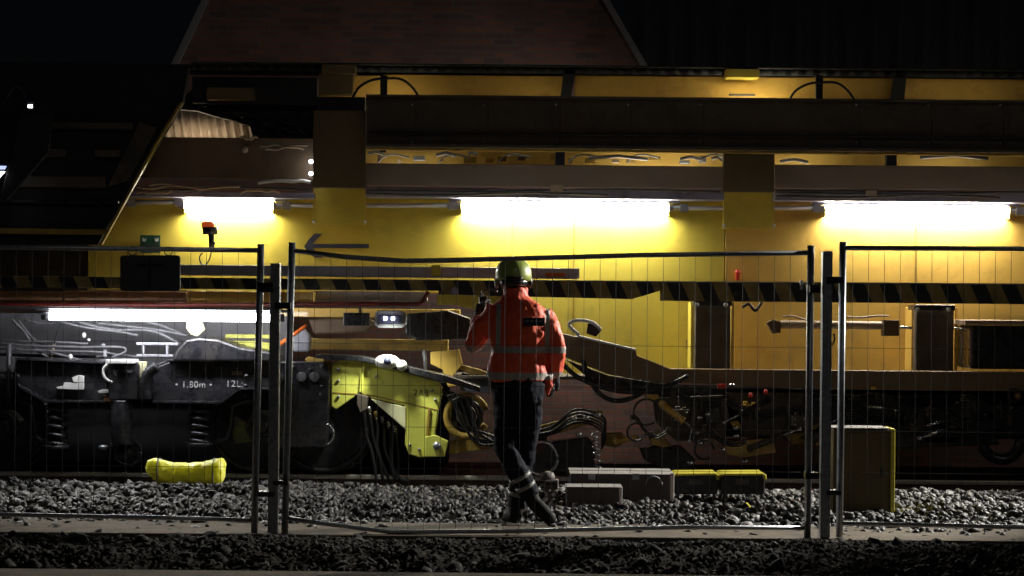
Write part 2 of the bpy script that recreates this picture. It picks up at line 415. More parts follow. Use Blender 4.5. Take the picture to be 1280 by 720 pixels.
# ================================================================== TRACK
tr = thing('railway_track', (0, 18.27, 0), 'rusty railway track in grey ballast under the yellow machine', 'railway track')
def rail_mesh(yc, m1, m2, name):
    w = MB(); w.box(-8, 8, yc-0.075, yc+0.075, -0.172, -0.155); w.box(-8, 8, yc-0.009, yc+0.009, -0.155, -0.042)
    r = w.build(name, m1, tr, bevel=0.003)
    hd = MB().box(-8, 8, yc-0.036, yc+0.036, -0.041, 0.0).build('rail_head', m2, r, bevel=0.008); return r
RA = rail_mesh(18.27, M['rail'], M['railhead'], 'rail'); rail_mesh(19.77, M['rail_far'], M['rail_far'], 'rail')
sl0 = None
for i in range(22):
    x = -6.6 + i*0.62
    o = MB().box(x-0.13, x+0.13, 17.7, 20.3, -0.30, -0.175).build('sleeper', M['sleeper'], tr, bevel=0.01)
    c = MB(); 
    for yy in (18.12,):
        c.box(x-0.10, x-0.05, yy-0.03, yy+0.05, -0.174, -0.10); c.box(x+0.05, x+0.10, yy-0.03, yy+0.05, -0.174, -0.10)
        c.tube([(x-0.06, yy-0.05, -0.15), (x-0.03, yy-0.09, -0.085), (x-0.01, yy-0.03, -0.06), (x, yy+.04, -0.12)], 0.009, 6)
        c.tube([(x+0.06, yy-0.05, -0.15), (x+0.04, yy-0.09, -0.085), (x+0.02, yy-0.03, -0.07), (x, yy+.04, -0.12)], 0.009, 6)
    c.build('rail_clip', M['orange'] if i in (3, 4, 6, 15) else M['hose_brown'], o)

# ================================================================== BUILDINGS
YB = 23.0
bb = thing('brick_building', (0, YB, -0.34), 'dark red brick building with steep grey verge boards behind the machine', 'building')
def pw(px, py, Y=YB): p = P(px, py, Y); return p.x, p.z
w = MB()
zt = -0.4
A = P(222, 84, YB); Bp = P(262, 0, YB); C = P(752, 0, YB); D = P(801, 84, YB)
def ext(p, q, z): t = (z - p.z)/(q.z - p.z); return p.x + (q.x - p.x)*t
zT = 6.2
outline = [(-11, zt), (11, zt), (11, A.z-0.1), (D.x, D.z), (ext(D, C, zT), zT), (ext(A, Bp, zT), zT), (A.x, A.z), (-11, A.z-0.1)]
n = len(outline)
v = [(x, YB, z) for x, z in outline] + [(x, YB+0.35, z) for x, z in outline]
w.add(v, [tuple(range(n)), tuple(range(2*n-1, n-1, -1))] + [(i, i+n, (i+1)%n+n, (i+1)%n) for i in range(n)])
w.build('wall', M['brick'], bb)
for p, q, sgn in ((A, Bp, -1), (D, C, 1)):
    x0, x1 = p.x, ext(p, q, zT+0.3); d = 0.075
    t = MB(); a = [(x0, YB-0.06, p.z), (x0 + sgn*d*1.1, YB-0.06, p.z), (x1 + sgn*d*1.1, YB-0.06, zT+0.3), (x1, YB-0.06, zT+0.3)]
    if sgn < 0: a = [a[1], a[0], a[3], a[2]]
    bk = [(x, y + 0.45, z) for x, y, z in a]
    t.add(a + bk, [(0,1,2,3), (7,6,5,4), (0,4,5,1), (1,5,6,2), (2,6,7,3), (3,7,4,0)])
    t.build('verge_board', mat('grey_verge', (0.38, 0.385, 0.39), 0.6, var=0.15), bb, bevel=0.004)
# roof slopes either side, running back
for p, q, sgn in ((A, Bp, -1), (D, C, 1)):
    x0, x1 = p.x + sgn*0.1, ext(p, q, zT+0.3) + sgn*0.1
    t = MB(); t.add([(x0, YB-0.02, p.z), (x1, YB-0.02, zT+0.3), (x1, YB+8, zT+0.3), (x0, YB+8, p.z),
                     (x0-sgn*.06, YB-0.02, p.z-.06), (x1-sgn*.06, YB-0.02, zT+0.24), (x1-sgn*.06, YB+8, zT+0.24), (x0-sgn*.06, YB+8, p.z-.06)],
                    [(0,1,2,3), (4,7,6,5), (0,4,5,1), (1,5,6,2), (2,6,7,3), (3,7,4,0)])
    t.build('roof', M['black_matt'], bb)

def corrugated(x0, x1, z0, z1, y, amp, pitch, vertical=True):
    m_ = MB(); k = int((x1 - x0)/pitch*6); v = []; f = []
    for i in range(k + 1):
        x = x0 + (x1-x0)*i/k; yy = y + amp*math.sin(2*pi*(x - x0)/pitch)
        v += [(x, yy, z0), (x, yy, z1), (x, yy + 0.02, z0), (x, yy + 0.02, z1)]
    for i in range(k):
        a = 4*i; f += [(a, a+4, a+5, a+1), (a+2, a+3, a+7, a+6), (a, a+2, a+6, a+4), (a+1, a+5, a+7, a+3)]
    m_.add(v, f, True); return m_
sh = thing('metal_shed', (6, 24.5, -0.34), 'unlit shed clad in dark ribbed sheeting beyond the brick gable, upper right', 'shed')
corrugated(1.35, 11, -0.34, 6.6, 24.3, 0.02, 0.31).build('wall', mat('dark_sheeting', (0.05, 0.05, 0.052), 0.55, var=0.3, scale=2), sh)
MB().box(1.3, 11.1, 24.2, 30, 6.6, 6.75).build('roof', M['black_matt'], sh)

# ================================================================== MACHINE
mc = thing('track_maintenance_machine', (0, 18.99, 0), 'long yellow railway maintenance machine with lit tube lamps and black and yellow striped sill', 'rail machine')
def pt(name, mb, m, parent=mc, bevel=0.006): return mb.build(name, m, parent, bevel)
XL, XR = -180, 1460

# --- main yellow walls
YW = 19.15
pt('body_wall', MB().pbox(640, 246, 905, 475, YW, 0.12, 770).pbox(110, 246, 640, 365, YW, 0.12, 400), M['yellow'])
pt('body_wall', MB().pbox(905.6, 246, XR, 475, YW, 0.12, 1100), M['yellow_warm'])
pt('body_wall', MB().pbox(XL, 300, 109, 365, YW+.05, 0.12, 0), M['brown_dark'])
pt('floor_plate', MB().pbox(XL, 470, XR, 474, 18.4, 1.9, 640), M['brown_dark'])
# seam strips and rivets on walls
for xs in (716, 1143):
    pt('wall_seam', MB().pbox(xs, 262, xs+1.4, 462, YW-0.004, 0.004), M['yellow_dim'], bevel=0)
# upper back panel and eave
pt('upper_panel', MB().pbox(398, 94, 478, 200, 20.25, 0.1, 438).pbox(479, 94, 706, 200, 20.25, 0.1, 592).pbox(718, 96, 1118, 200, 20.25, 0.1, 918).pbox(1130, 99, XR, 200, 20.25, 0.1, 1250), M['amber'])
pt('upper_frame', MB().pbox(XL, 84, XR, 95, 20.28, 0.2, 640), M['black_matt'])
# corrugated eave sheet (wavy lower edge)
ev = corrugated(P(240, 88, 20.2).x, P(XR, 88, 20.2).x, P(640, 92, 20.2).z, P(640, 83, 20.2).z, 20.18, 0.02, 0.14)
pt('eave_sheet', ev, M['black_matt'], bevel=0)
rf = MB().box(P(240, 88, 20.2).x, P(XR, 88, 20.2).x, 20.1, 20.5, P(640, 84, 20.2).z, P(640, 82, 20.2).z); pt('roof_edge', rf, M['black_matt'])
for a in ([(704, 92), (719, 92), (713, 126), (700, 126)], [(1118, 96), (1133, 96), (1130, 130), (1113, 130)]):
    pt('roof_strut', MB().prism(a, 20.1, 0.08), M['black_matt'])
for x in (478, 1023):
    pt('roof_post', MB().prism([(x-3, 94), (x+6, 94), (x+4, 190), (x-3, 190)], 18.9, 0.06), M['black_matt'])
for cx, cy in ((483, 99), (1028, 104)):
    arc = [(cx-43, cy+24), (cx-34, cy+10), (cx-18, cy+1), (cx, cy-1), (cx+18, cy), (cx+32, cy+10), (cx+43, cy+26)]
    pt('cable_loop', MB().tube(pspl(arc, 18.8), 0.012, 8), M['rubber'], bevel=0)
pt('upper_box', MB().pbox(908, 86, 949, 97, 20.0, 0.25), M['yellow'])
pt('upper_box', MB().pbox(402, 80, 444, 92, 20.0, 0.25).pbox(398, 92, 441, 118, 20.05, 0.15), M['panel'])
pt('roof_beam', MB().pbox(396, 121, 456, 150, 18.9, 0.2), M['black_matt'])
pt('slot_trim', MB().pbox(911, 117, 944, 120, 20.12, 0.03), M['brown_dark'])
# big beam, its unlit look put into the dark brown colour
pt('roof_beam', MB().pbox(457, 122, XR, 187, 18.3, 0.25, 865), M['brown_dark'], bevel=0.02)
pt('roof_beam', MB().pbox(457, 187.5, XR, 191, 18.36, 0.06, 865), M['yellow_dim'])
pt('roof_beam', MB().pbox(240, 96, 396, 130, 18.9, 0.2, 318), M['black_matt'])
pt('roof_box', MB().pbox(258, 109, 318, 125, 18.8, 0.09), M['panel'])
for x in (520, 610, 700, 790, 880, 1075, 1165, 1255):
    pt('beam_stiffener', MB().pbox(x, 126, x+4, 183, 18.285, 0.014), M['brown_dark'], bevel=0.002)
    bs = MB()
    for yy in (131, 178): bs.cyl(P(x-5, yy, 18.3), P(x-5, yy, 18.285), .012, seg=8)
    pt('bolt_pair', bs, M['galv'], bevel=0)
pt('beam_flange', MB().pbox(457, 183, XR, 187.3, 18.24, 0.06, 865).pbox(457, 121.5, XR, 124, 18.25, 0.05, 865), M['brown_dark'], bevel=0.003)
pt('beam_conduit', MB().tube(pspl([(460, 166), (700, 168), (980, 170), (XR, 174)], 18.27), .012, 8), M['rubber'], bevel=0)
# inner things seen through the slot
pt('slot_panel', MB().pbox(457, 180, 905, 212, 19.75, 0.08, 680).pbox(968, 180, XR, 212, 19.75, 0.08, 1150), M['yellow_warm'])
for a, c in ((694, 706), (1108, 1121)):
    pt('slot_divider', MB().pbox(a, 186, c, 210, 19.3, 0.1), M['navy'])
sb = [(460, 480, 189), (545, 570, 191), (585, 596, 190), (735, 810, 195), (850, 878, 196), (890, 903, 196), (975, 1010, 199), (1150, 1235, 194)]
for i, (a, c, y) in enumerate(sb):
    pt('slot_pipe', MB().tube([P(a, y+3, 19.3), P((a+c)/2, y, 19.3), P(c, y+4, 19.3)], 0.017, 8), M['alu'] if i % 2 else M['white'], bevel=0)
for i in range(16):
    x = 465 + i*27 + rng.uniform(-8, 8); h_ = rng.uniform(4, 9); w_ = rng.uniform(4, 16); y = 205 - h_ - rng.uniform(0, 5)
    pt('slot_bracket', MB().pbox(x, y, x+w_, y+h_, 19.5 + rng.uniform(-.05, .1), 0.05), random.choice([M['yellow_dim'], M['beige'], M['brown'], M['galv'], M['amber']]))
    if i % 3 == 0: pt('slot_pipe', MB().tube(pspl([(x, 204), (x+8, 196), (x+20, 193), (x+40, 197)], 19.45), .009, 6), M['galv'], bevel=0)
# lower beam above the lamps
pt('lamp_beam', MB().pbox(457, 206, 905, 234, 18.75, 0.12, 680).pbox(968, 207, XR, 237, 18.75, 0.12, 1120), M['beam'])
pt('lamp_beam', MB().pbox(165, 172, 392, 223, 18.8, 0.12, 290), M['brown'])
pt('cable_tray', MB().pbox(457, 236, 905, 248, 18.8, 0.34, 680).pbox(968, 239, XR, 252, 18.8, 0.34, 1120), M['tray'])
pt('cable_tray', MB().pbox(160, 240, 392, 247, 18.8, 0.34, 280), M['tray'])
for a, c, y in ((457, 900, 238), (457, 760, 242), (970, XR, 241), (970, 1250, 245), (160, 390, 236)):
    pt('tray_cable', MB().tube(pspl([(a, y), ((a*2+c)/3, y+2), ((a+2*c)/3, y-1), (c, y+2)], 18.76), 0.010, 6), M['hose_grey'], bevel=0)
pt('tray_label', MB().pbox(688, 231, 704, 240, 18.735, 0.004), M['beige'], bevel=0)
pt('tray_label', MB().pbox(1082, 238, 1096, 245, 18.735, 0.004), M['beige'], bevel=0)
# hanging panels
for (a, b_, c, d) in ((391, 138, 457, 281), (904, 145, 968, 286)):
    hp = pt('hanging_panel', MB().pbox(a, b_, c, d-46, 18.66, 0.07), M['panel'])
    pt('lit_lower_half', MB().pbox(a, d-46, c, d, 18.98, 0.05), M['yellow'], hp)  # lower half set back in bright yellow to look lamplit
    for x in (a+1, c-1):
        pt('panel_bolt', MB().cyl(P(x, d-4, 18.98), P(x, d-4, 18.95), 0.017, seg=8), M['white'], hp, bevel=0)
# lamps
def lamp(a, c, y, Y, m, r=0.034, clamp=True):
    y2 = y + (c - a)*0.0 
    p0, p1 = P((a+c)/2, y, Y), None
    xa, xc, z = P(a, y, Y).x, P(c, y, Y).x, p0.z
    h = pt('lamp_housing', MB().box(xa-0.12, xc+0.12, Y-0.03, Y+0.05, z+0.045, z+0.07), M['alu'])
    pt('tube', MB().cyl((xa, Y, z), (xc, Y, z), r, seg=14), m, h, bevel=0)
    for x, d in ((xa, -1), (xc, 1)):
        pt('end_cap', MB().cyl((x, Y, z), (x + d*0.07, Y, z), r*0.95, seg=14), M['grey'], h, bevel=0)
        if clamp: pt('light_stop_plate', MB().box(x + d*0.004 - 0.004, x + d*0.004 + 0.004, Y-0.09, YW-0.002, z-0.075, z+0.04), M['yellow'], h, bevel=0)  # plates added to stop tube light spreading along the wall
    return h
lamp(232, 342, 257, 19.08, M['tube_left']); lamp(577, 835, 259, 19.08, M['tube_mid']); lamp(1030, 1259, 263, 19.08, M['tube_right'])
lamp(62, 345, 396, 17.42, M['tube_low'], 0.036, False)
pt('lamp_bar', MB().pbox(-40, 384, 345, 387, 17.36, 0.5, 160), M['alu'])
# dark connecting conduits between tubes
for a, c, y in ((150, 228, 253), (345, 570, 257), (842, 1026, 260), (1263, XR, 264)):
    pt('conduit', MB().tube([P(a, y, 19.04), P(c, y, 19.04)], 0.022, 8), M['alu'], bevel=0)
    for x in (a+8, c-10): pt('conduit_clip', MB().pbox(x, y-5, x+10, y+5, 19.0, 0.08), M['grey'])
# inner roof lamps whose light shows on the upper panel
def inner(a, c, y, Y, m):
    xa, xc, z = P(a, y, Y).x, P(c, y, Y).x, P((a+c)/2, y, Y).z
    h = pt('lamp_housing', MB().box(xa, xc, Y-0.03, Y+0.03, z-0.07, z-0.035), M['grey'])
    pt('tube', MB().cyl((xa, Y, z), (xc, Y, z), 0.018, seg=10), m, h, bevel=0)
inner(915, 975, 144, 20.0, M['tube_top_bright']); inner(455, 520, 140, 20.0, M['tube_top']); inner(1180, 1240, 160, 19.7, M['tube_top']); inner(640, 700, 160, 19.75, M['tube_top'])

for a, c, y, e in ((468, 560, 214, 6), (760, 892, 216, 14), (972, 1035, 218, 14), (1140, 1230, 219, 8)):
    inner(a, c, y, 19.45, emitter('added_slot_tube', (1, .9, .68), e))  # unseen tubes added to brighten the slot panel from below
# silver running board, reflector
pt('running_board', MB().pbox(225, 333, 724, 346, 17.95, 0.5, 470), M['alu'])
pt('reflector', MB().pbox(682, 341, 706, 346, 17.935, 0.015), M['orange'], bevel=0.003)
pt('board_bracket', MB().pbox(539, 331, 551, 345, 17.92, 0.02), M['yellow'])
# striped sill
s1 = MB().prism([(XL, 343.0), (830, 352.5), (830, 362), (790, 374), (640, 370.5), (548, 368), (548, 363.5), (XL, 358)], 17.9, 0.12)
pt('striped_sill', s1, M['stripes'])
s2 = MB().prism([(826, 352.6), (XR, 357), (XR, 382), (826, 376)], 17.86, 0.14)
pt('striped_sill', s2, M['stripes'])
pt('sill_cap', MB().prism([(640, 349.6), (830, 351.2), (830, 352.2), (640, 350.8)], 17.88, 0.4), M['alu'], bevel=0)
pt('sill_cap', MB().prism([(830, 351.2), (XR, 355.6), (XR, 356.8), (830, 352.4)], 17.85, 0.4), M['alu'], bevel=0)
pt('sill_clamp', MB().cyl(P(920, 366, 17.84), P(920, 366, 17.80), 0.03, seg=10), M['black'])
pt('sill_clamp', MB().pbox(1000, 350, 1004, 362, 17.8, 0.03), M['galv'])
# orange beam and red pipe at left, behind sill
pt('side_beam', MB().pbox(XL, 364, 78, 379, 18.35, 0.2, 0).pbox(80, 364, 232, 379, 18.33, 0.2, 150), M['orange_steel'])
pt('side_beam', MB().pbox(234, 364, 392, 379, 18.32, 0.2, 300), M['yellow_warm'])
pt('side_beam', MB().pbox(392, 364, 534, 376, 18.5, 0.15, 460), M['beam'])
pt('air_pipe', MB().tube(pspl([(XL, 381), (0, 381), (200, 381), (380, 380), (505, 380), (524, 379), (531, 372), (535, 364)], 18.2), 0.020, 8), M['red_pipe'], bevel=0)
pt('cross_beam', MB().pbox(345, 386, 575, 397, 18.75, 0.15, 460), M['yellow_warm'])
pt('cross_beam', MB().pbox(384, 424, 560, 438, 18.95, 0.15, 470), M['yellow_dim'])
pt('arm_shroud', MB().prism([(385, 399), (455, 396), (470, 404), (455, 416), (392, 418)], 18.8, 0.25), M['brown'], bevel=0.02)
# bright yellow bracket behind the worker's left shoulder
pt('side_bracket', MB().prism([(546, 368), (606, 368), (640, 372), (640, 392), (596, 388), (568, 381), (546, 381)], 18.1, 0.05), M['yellow'])
pt('indicator', MB().cyl(P(568, 364, 17.86), P(568, 364, 17.82), 0.035, seg=12), M['tray'])

# --- sloped main frame on the right
fr = [(640, 404), (722, 421), (727, 422), (795, 438), (796, 444), (838, 461), (XR, 467), (XR, 491), (1000, 487), (905, 480), (842, 479), (820, 478), (760, 468), (705, 446), (640, 430)]
pt('frame_beam', MB().prism(fr, 18.15, 0.16), M['frame'], bevel=0.008)
pt('frame_plate', MB().prism([(722, 419), (795, 436.4), (795, 439), (722, 421.5)], 18.1, 0.3), M['white'], bevel=0.003)
pt('grab_handle', MB().tube(pspl([(724, 419), (711, 406), (722, 400.5), (740, 403), (751, 412)], 18.1), 0.016, 8), M['white'], bevel=0)
pt('handle_block', MB().prism([(735, 404), (745, 405), (752, 413), (745, 421), (733, 417)], 18.1, 0.08), M['black'])
# columns on the right wall
for a, c, y0, y1 in ((869, 913, 378, 461), (1145, 1192, 384, 465)):
    co = pt('column', MB().pbox(a, y0, c, y1, 18.55, 0.14), M['brown_dark'])
    pt('column_flange', MB().pbox(a-6, y0, a-0.3, y1, 18.75, 0.3), M['yellow'] if a < 900 else M['yellow_warm'], co)
    pt('column_flange', MB().pbox(c+0.3, y0, c+5, y1, 18.75, 0.3), M['yellow_warm'], co)
    for x in (a+2, c-6):
        pt('bolt', MB().cyl(P(x, y0+3, 18.2), P(x, y0+3, 18.14), 0.022, seg=10), M['white'], co, bevel=0)
    pt('clamp', MB().pbox(a-2, y0-3, c+2, y0+4, 18.2, 0.3), M['black'], co)
# hydraulic cylinder
Yc = 18.6
cy = pt('hydraulic_cylinder', MB().cyl(P(975, 405.5, Yc), P(1106, 407, Yc), 0.038), M['beige'])
pt('end_block', MB().pbox(1104, 400, 1124, 420, Yc-0.07, 0.14), M['brown'], cy)
pt('piston_rod', MB().cyl(P(1122, 409, Yc), P(1140, 410, Yc), 0.013, seg=10), M['steel'], cy, bevel=0)
pt('end_block', MB().prism([(958, 404), (966, 399), (976, 402), (976, 416), (966, 417)], Yc-0.04, 0.1), M['brown'], cy)
pt('hydraulic_line', MB().tube(pspl([(978, 396), (990, 395), (1004, 399), (1018, 402)], Yc-.05), 0.009, 6), M['beige'], cy, bevel=0)
pt('hydraulic_line', MB().tube(pspl([(1056, 396), (1075, 397), (1095, 395), (1111, 395)], Yc-.05), 0.009, 6), M['beige'], cy, bevel=0)
pt('hydraulic_line', MB().tube(pspl([(1042, 417), (1043, 425), (1038, 434)], Yc-.05), 0.008, 6), M['rubber'], cy, bevel=0)
tk = pt('fuel_tank', MB().pbox(1213, 408, XR, 462, 18.3, 0.6, 1300), M['black'], bevel=0.03)
pt('tank_lid', MB().pbox(1206, 401, XR, 407, 18.26, 0.66, 1300), M['beige'], tk)
pt('rod_end', MB().tube(pspl([(1192, 410), (1200, 411), (1208, 412)], 18.3), [0.01]*17, 8), M['steel'], tk, bevel=0)
pt('stop_button', MB().cyl(P(922, 340, YW), P(922, 340, YW-0.06), 0.025, seg=12).pbox(920, 340, 924, 350, YW-0.02, 0.02), M['red'], bevel=0)
pt('wall_fitting', MB().tube(pspl([(928, 384), (936, 380), (944, 388), (952, 378)], 18.6), 0.015, 6), M['hose_brown'], bevel=0)
pt('wall_plate', MB().pbox(857, 424, 863, 436, YW-0.012, 0.01), M['yellow_dim'])

# --- signs and beacon on the yellow wall
arrow = [(380, 308), (386, 299), (393, 292), (403, 292), (396, 299), (391, 305), (461, 305), (461, 310), (391, 310), (396, 317), (404, 322), (394, 322), (386, 317)]
pt('arrow_marking', MB().prism(arrow, YW-0.006, 0.003), M['navy'], bevel=0)
sg = pt('safety_sign', MB().pbox(175, 294, 200, 316, YW-0.02, 0.008), M['green'], bevel=0)
for x, d in ((180, 1), (196, -1)):
    pt('pictogram', MB().prism([(x-2*d, 297), (x+1*d, 299), (x+3*d, 297), (x+2*d, 302), (x-2*d, 301.5)], YW-0.023, 0.002), M['white'], sg, bevel=0)
for y in (305, 308.5): pt('text_bar', MB().pbox(179, y, 197, y+1.2, YW-0.023, 0.002), M['boxgrey'], sg, bevel=0)
bc = pt('beacon', MB().cyl(P(262.5, 293, 18.5), P(262.5, 284, 18.5), 0.068, 0.074, seg=18), M['black'], bevel=0)
pt('lens', MB().rings([(P(262.5, 0, 18.5).x, 18.5, P(262.5, yy, 18.5).z, r_, r_) for yy, r_ in ((284, .06), (280, .062), (277.5, .055), (276.5, .02))], 18), M['beacon_lit'], bc, bevel=0)
pt('stem', MB().cyl(P(264, 293, 18.5), P(264.5, 310, 18.5), 0.03, 0.022, seg=10).pbox(265, 302, 268.5, 306, 18.48, 0.03), M['black'], bc, bevel=0)
pt('cable', MB().tube(pspl([(264, 310), (263, 320), (258, 330), (252, 330), (249, 322), (253, 316)], 18.5), 0.006, 6), M['hose_brown'], bc, bevel=0)

# --- upper left: corrugated sheet, dark tarp, cables, light chinks
cs = MB(); X0, X1 = P(192, 150, 19.6).x, P(316, 150, 19.6).x; zb, ztp = P(250, 176, 19.6).z, P(250, 134, 19.6).z
v = []; f = []; k = 160
for i in range(k+1):
    x = X0 + (X1-X0)*i/k; yy = 0.03*math.sin(2*pi*(x-X0)/0.083)
    v += [(x, 19.6+yy, zb), (x-0.07, 19.75+yy, ztp), (x, 19.62+yy, zb), (x-0.07, 19.77+yy, ztp)]
for i in range(k): a = 4*i; f += [(a, a+4, a+5, a+1), (a+2, a+3, a+7, a+6), (a, a+2, a+6, a+4), (a+1, a+5, a+7, a+3)]
cs.add(v, f, True); pt('corrugated_sheet', cs, M['beige_light'], bevel=0)
inner(215, 285, 181, 19.35, mat('tube_hidden', (0.9,0.9,0.9), emit=(1, .85, .62), strength=16))
tarp = [(226, 122), (240, 112), (396, 112), (396, 176), (330, 178), (315, 170), (312, 158), (290, 151), (262, 144), (246, 139), (222, 137)]
pt('tarpaulin', MB().prism(tarp, 19.0, 0.1), M['black'], bevel=0.01)
for i in range(12):
    x = 235 + i*12 + rng.uniform(-6, 6); y = 124 + i*3.2 + rng.uniform(-6, 6)
    pt('fold', MB().tube(pspl([(x, y), (x+10, y+rng.uniform(0, 7)), (x+22, y+rng.uniform(2, 9))], 18.98), 0.018, 6), M['black'], bevel=0)
for y, a, c in ((182, 325, 384), (185, 332, 380), (228, 322, 388), (240, 300, 350), (234, 170, 300), (231, 185, 260), (240, 170, 215), (172, 300, 322)):
    q = [(a + (c-a)*t/6, y + rng.uniform(-2.2, 2.2) + (t*0.6 if y == 231 else 0)) for t in range(7)]
    pt('loose_cable', MB().tube(pspl(q, 18.72, 4), 0.011 if y != 228 else 0.017, 6), M['beige'] if y != 228 else M['white'], bevel=0)
for yy in (202, 217): pt('indicator_light', MB().cyl(P(388.5, yy, 18.7), P(388.5, yy, 18.66), 0.020, seg=10), M['led'], bevel=0)
pt('cable_knob', MB().ell(P(306, 187, 18.74), .03, .03, .035), M['beige'], bevel=0)

# --- dark slanted hood at the left end
hd = pt('hood', MB().prism([(XL, 80), (236, 84), (228, 128), (122, 306), (XL, 300)], 18.05, 0.12), M['black_matt'], bevel=0.01)
pt('edge_strip', MB().prism([(224, 128), (228, 128), (195, 182), (127, 306), (123, 306), (191, 182)], 17.98, 0.06), M['yellow_dim'], hd)
pt('edge_plate', MB().prism([(174, 152), (196, 160), (160, 225), (134, 234)], 18.0, 0.04), M['brown_dark'], hd)
for a, c, y0, y1 in ((55, 165, 153, 161), (38, 82, 186, 196), (118, 150, 187, 196), (5, 131, 220, 234), (XL, 134, 285, 292)):
    pt('rail_bar', MB().pbox(a, y0, c, y1, 17.98, 0.06), M['brown_dark'] if y0 != 285 else M['yellow_dim'], hd)
pt('gutter_bar', MB().pbox(XL, 250, 148, 254, 17.99, 0.05, 60), M['black'], hd)
pt('support_arm', MB().prism([(30, 118), (38, 116), (66, 140), (60, 190), (8, 250), (0, 250)], 17.6, 0.06), M['black_matt'], hd)
wlp = pt('work_lamp', MB().pbox(33, 127, 43, 137, 17.55, 0.12), M['black'], hd)
pt('work_lamp', MB().prism([(-14, 203), (10, 206), (4, 216), (-14, 232)], 17.6, 0.1), M['black'], hd)
MB().pbox(35, 131, 40, 134.5, 17.54, 0.01).build('work_lens', M['led'], hd)
MB().prism([(-12, 207), (8, 207.5), (6, 211.5), (-12, 211.5)], 17.59, 0.008).build('work_lens', emitter('lit_blue_lens', (.45, .55, 1.0), 1.3), hd)
MB().prism([(-12, 214.5), (6, 214.5), (-3, 224), (-12, 230)], 17.59, 0.008).build('work_lens', M['led'], hd)
pt('lamp_cable', MB().tube(pspl([(8, 122), (20, 108), (28, 114), (34, 126), (44, 133), (52, 136)], 17.6), 0.01, 6), M['navy'], hd, bevel=0)

# --- devices in the middle
pt('control_box', MB().pbox(429, 391, 461, 407, 18.0, 0.14), M['black'])
pt('device_mount', MB().tube([P(450, 391, 18.05), P(450, 384, 18.05)], 0.012, 6), M['black'], bevel=0)
dv = pt('work_lamp', MB().prism([(469, 391), (474, 388), (500, 388), (507, 392), (507, 407), (502, 410), (473, 410), (468, 406)], 18.0, 0.14), M['grey'], bevel=0.008)
pt('lens_bezel', MB().prism([(472, 394), (503, 394), (503, 405), (472, 405)], 17.985, 0.014), M['navy'], dv)
for x in (481.5, 491): pt('lens', MB().pbox(x-2, 396, x+2, 400, 17.97, 0.012), M['led'], dv, bevel=0)
pt('dark_housing', MB().prism([(508, 392), (560, 388), (588, 398), (590, 424), (520, 426), (505, 418)], 18.5, 0.25), M['black'], bevel=0.02)
pt('flag_stick', MB().tube([P(350, 430, 17.9), P(383, 407, 17.9)], 0.018, 8), M['orange'], bevel=0)
pt('post_bracket', MB().prism([(538, 440), (574, 437), (578, 455), (566, 470), (574, 482), (560, 484), (553, 462), (538, 455)], 18.4, 0.1), M['yellow_warm'])
pt('slanted_rod', MB().tube([P(530, 438, 18.4), P(533, 465, 18.4)], 0.02, 8), M['hose_grey'], bevel=0)
pt('arm_link', MB().prism([(574, 455), (600, 462), (625, 472), (625, 478), (590, 470), (574, 462)], 18.45, 0.08), M['yellow_dim'])
pt('blue_housing', MB().prism([(577, 466), (612, 474), (612, 492), (575, 488)], 18.5, 0.12), mat('dark_blue_grey', (0.06, 0.075, 0.11), 0.5))

# --- yellow tamping unit
Yt = 18.05
tu = pt('tamping_unit', MB().prism([(414, 456), (424, 450), (452, 452), (500, 464), (548, 479), (553, 487), (548, 510), (541, 560), (541, 571), (524, 572), (511, 568), (506, 556), (506, 507), (462, 497), (450, 491), (430, 505), (420, 512), (414, 508)], Yt, 0.22), M['yellow_bright'], bevel=0.01)
pt('gusset_plate', MB().prism([(463, 498.5), (507, 509), (507, 537)], Yt-0.02, 0.05), M['pale'], tu)
pt('top_flange', MB().prism([(424, 449), (452, 451), (500, 463), (549, 478), (549, 480.5), (500, 465.5), (452, 453.5), (424, 451.5)], Yt-0.05, 0.2), M['yellow_bright'], tu, bevel=0.004)
pt('stiffening_rib', MB().prism([(452, 453.5), (456, 454.5), (452, 490), (449, 490)], Yt-0.025, 0.03), M['yellow_bright'], tu, bevel=0.003)
pt('stiffening_rib', MB().prism([(535, 512), (538, 511), (535, 546), (532, 546)], Yt-0.02, 0.03), M['yellow_dim'], tu, bevel=0.003)
for x, y in ((423, 462), (423, 476), (423, 496), (512, 556), (524, 562), (540, 488), (544, 500), (470, 470)):
    pt('bolt', MB().cyl(P(x, y, Yt), P(x, y, Yt-.018), .014, seg=8), M['galv'], tu, bevel=0)
pt('foot_block', MB().prism([(531, 546), (543, 544), (560, 552), (556, 571), (531, 571)], Yt-0.05, 0.12), M['yellow_bright'], tu)
pt('pivot_bolt', MB().cyl(P(546, 557, Yt-0.05), P(546, 557, Yt-0.09), 0.035, seg=14), M['galv'], tu, bevel=0)
pt('edge_bracket', MB().prism([(405, 452), (413, 452), (413, 512), (405, 508)], Yt+0.02, 0.1), M['yellow_dim'], tu)
pt('edge_line', MB().prism([(414, 490), (462, 493), (548, 512), (548, 513.6), (462, 494.6), (414, 491.6)], Yt-0.004, 0.004), M['yellow_dim'], tu, bevel=0)
pt('hook', MB().prism([(534, 471), (541, 472), (542, 480), (534, 478)], Yt-0.02, 0.08), M['yellow_bright'], tu)
text('number_marking', '2A8', 526, 491, Yt-0.008, 7.5, M['black'], tu)
pt('cover', MB().prism([(395, 443), (450, 445), (470, 449), (560, 470), (600, 484), (600, 490), (548, 476), (455, 452), (395, 449)], 17.95, 0.3), M['black'], tu)
pt('top_flap', MB().prism([(381, 449), (384, 446), (405, 449), (405, 455), (384, 455)], 17.94, 0.1), M['yellow_dim'], tu)
rd = pt('valve_block', MB().ell(P(484, 452, 17.95), .115, .09, .065), M['white'], tu, bevel=0)
pt('valve_cap', MB().ell(P(502, 457, 17.92), .05, .06, .05), M['white'], tu, bevel=0)
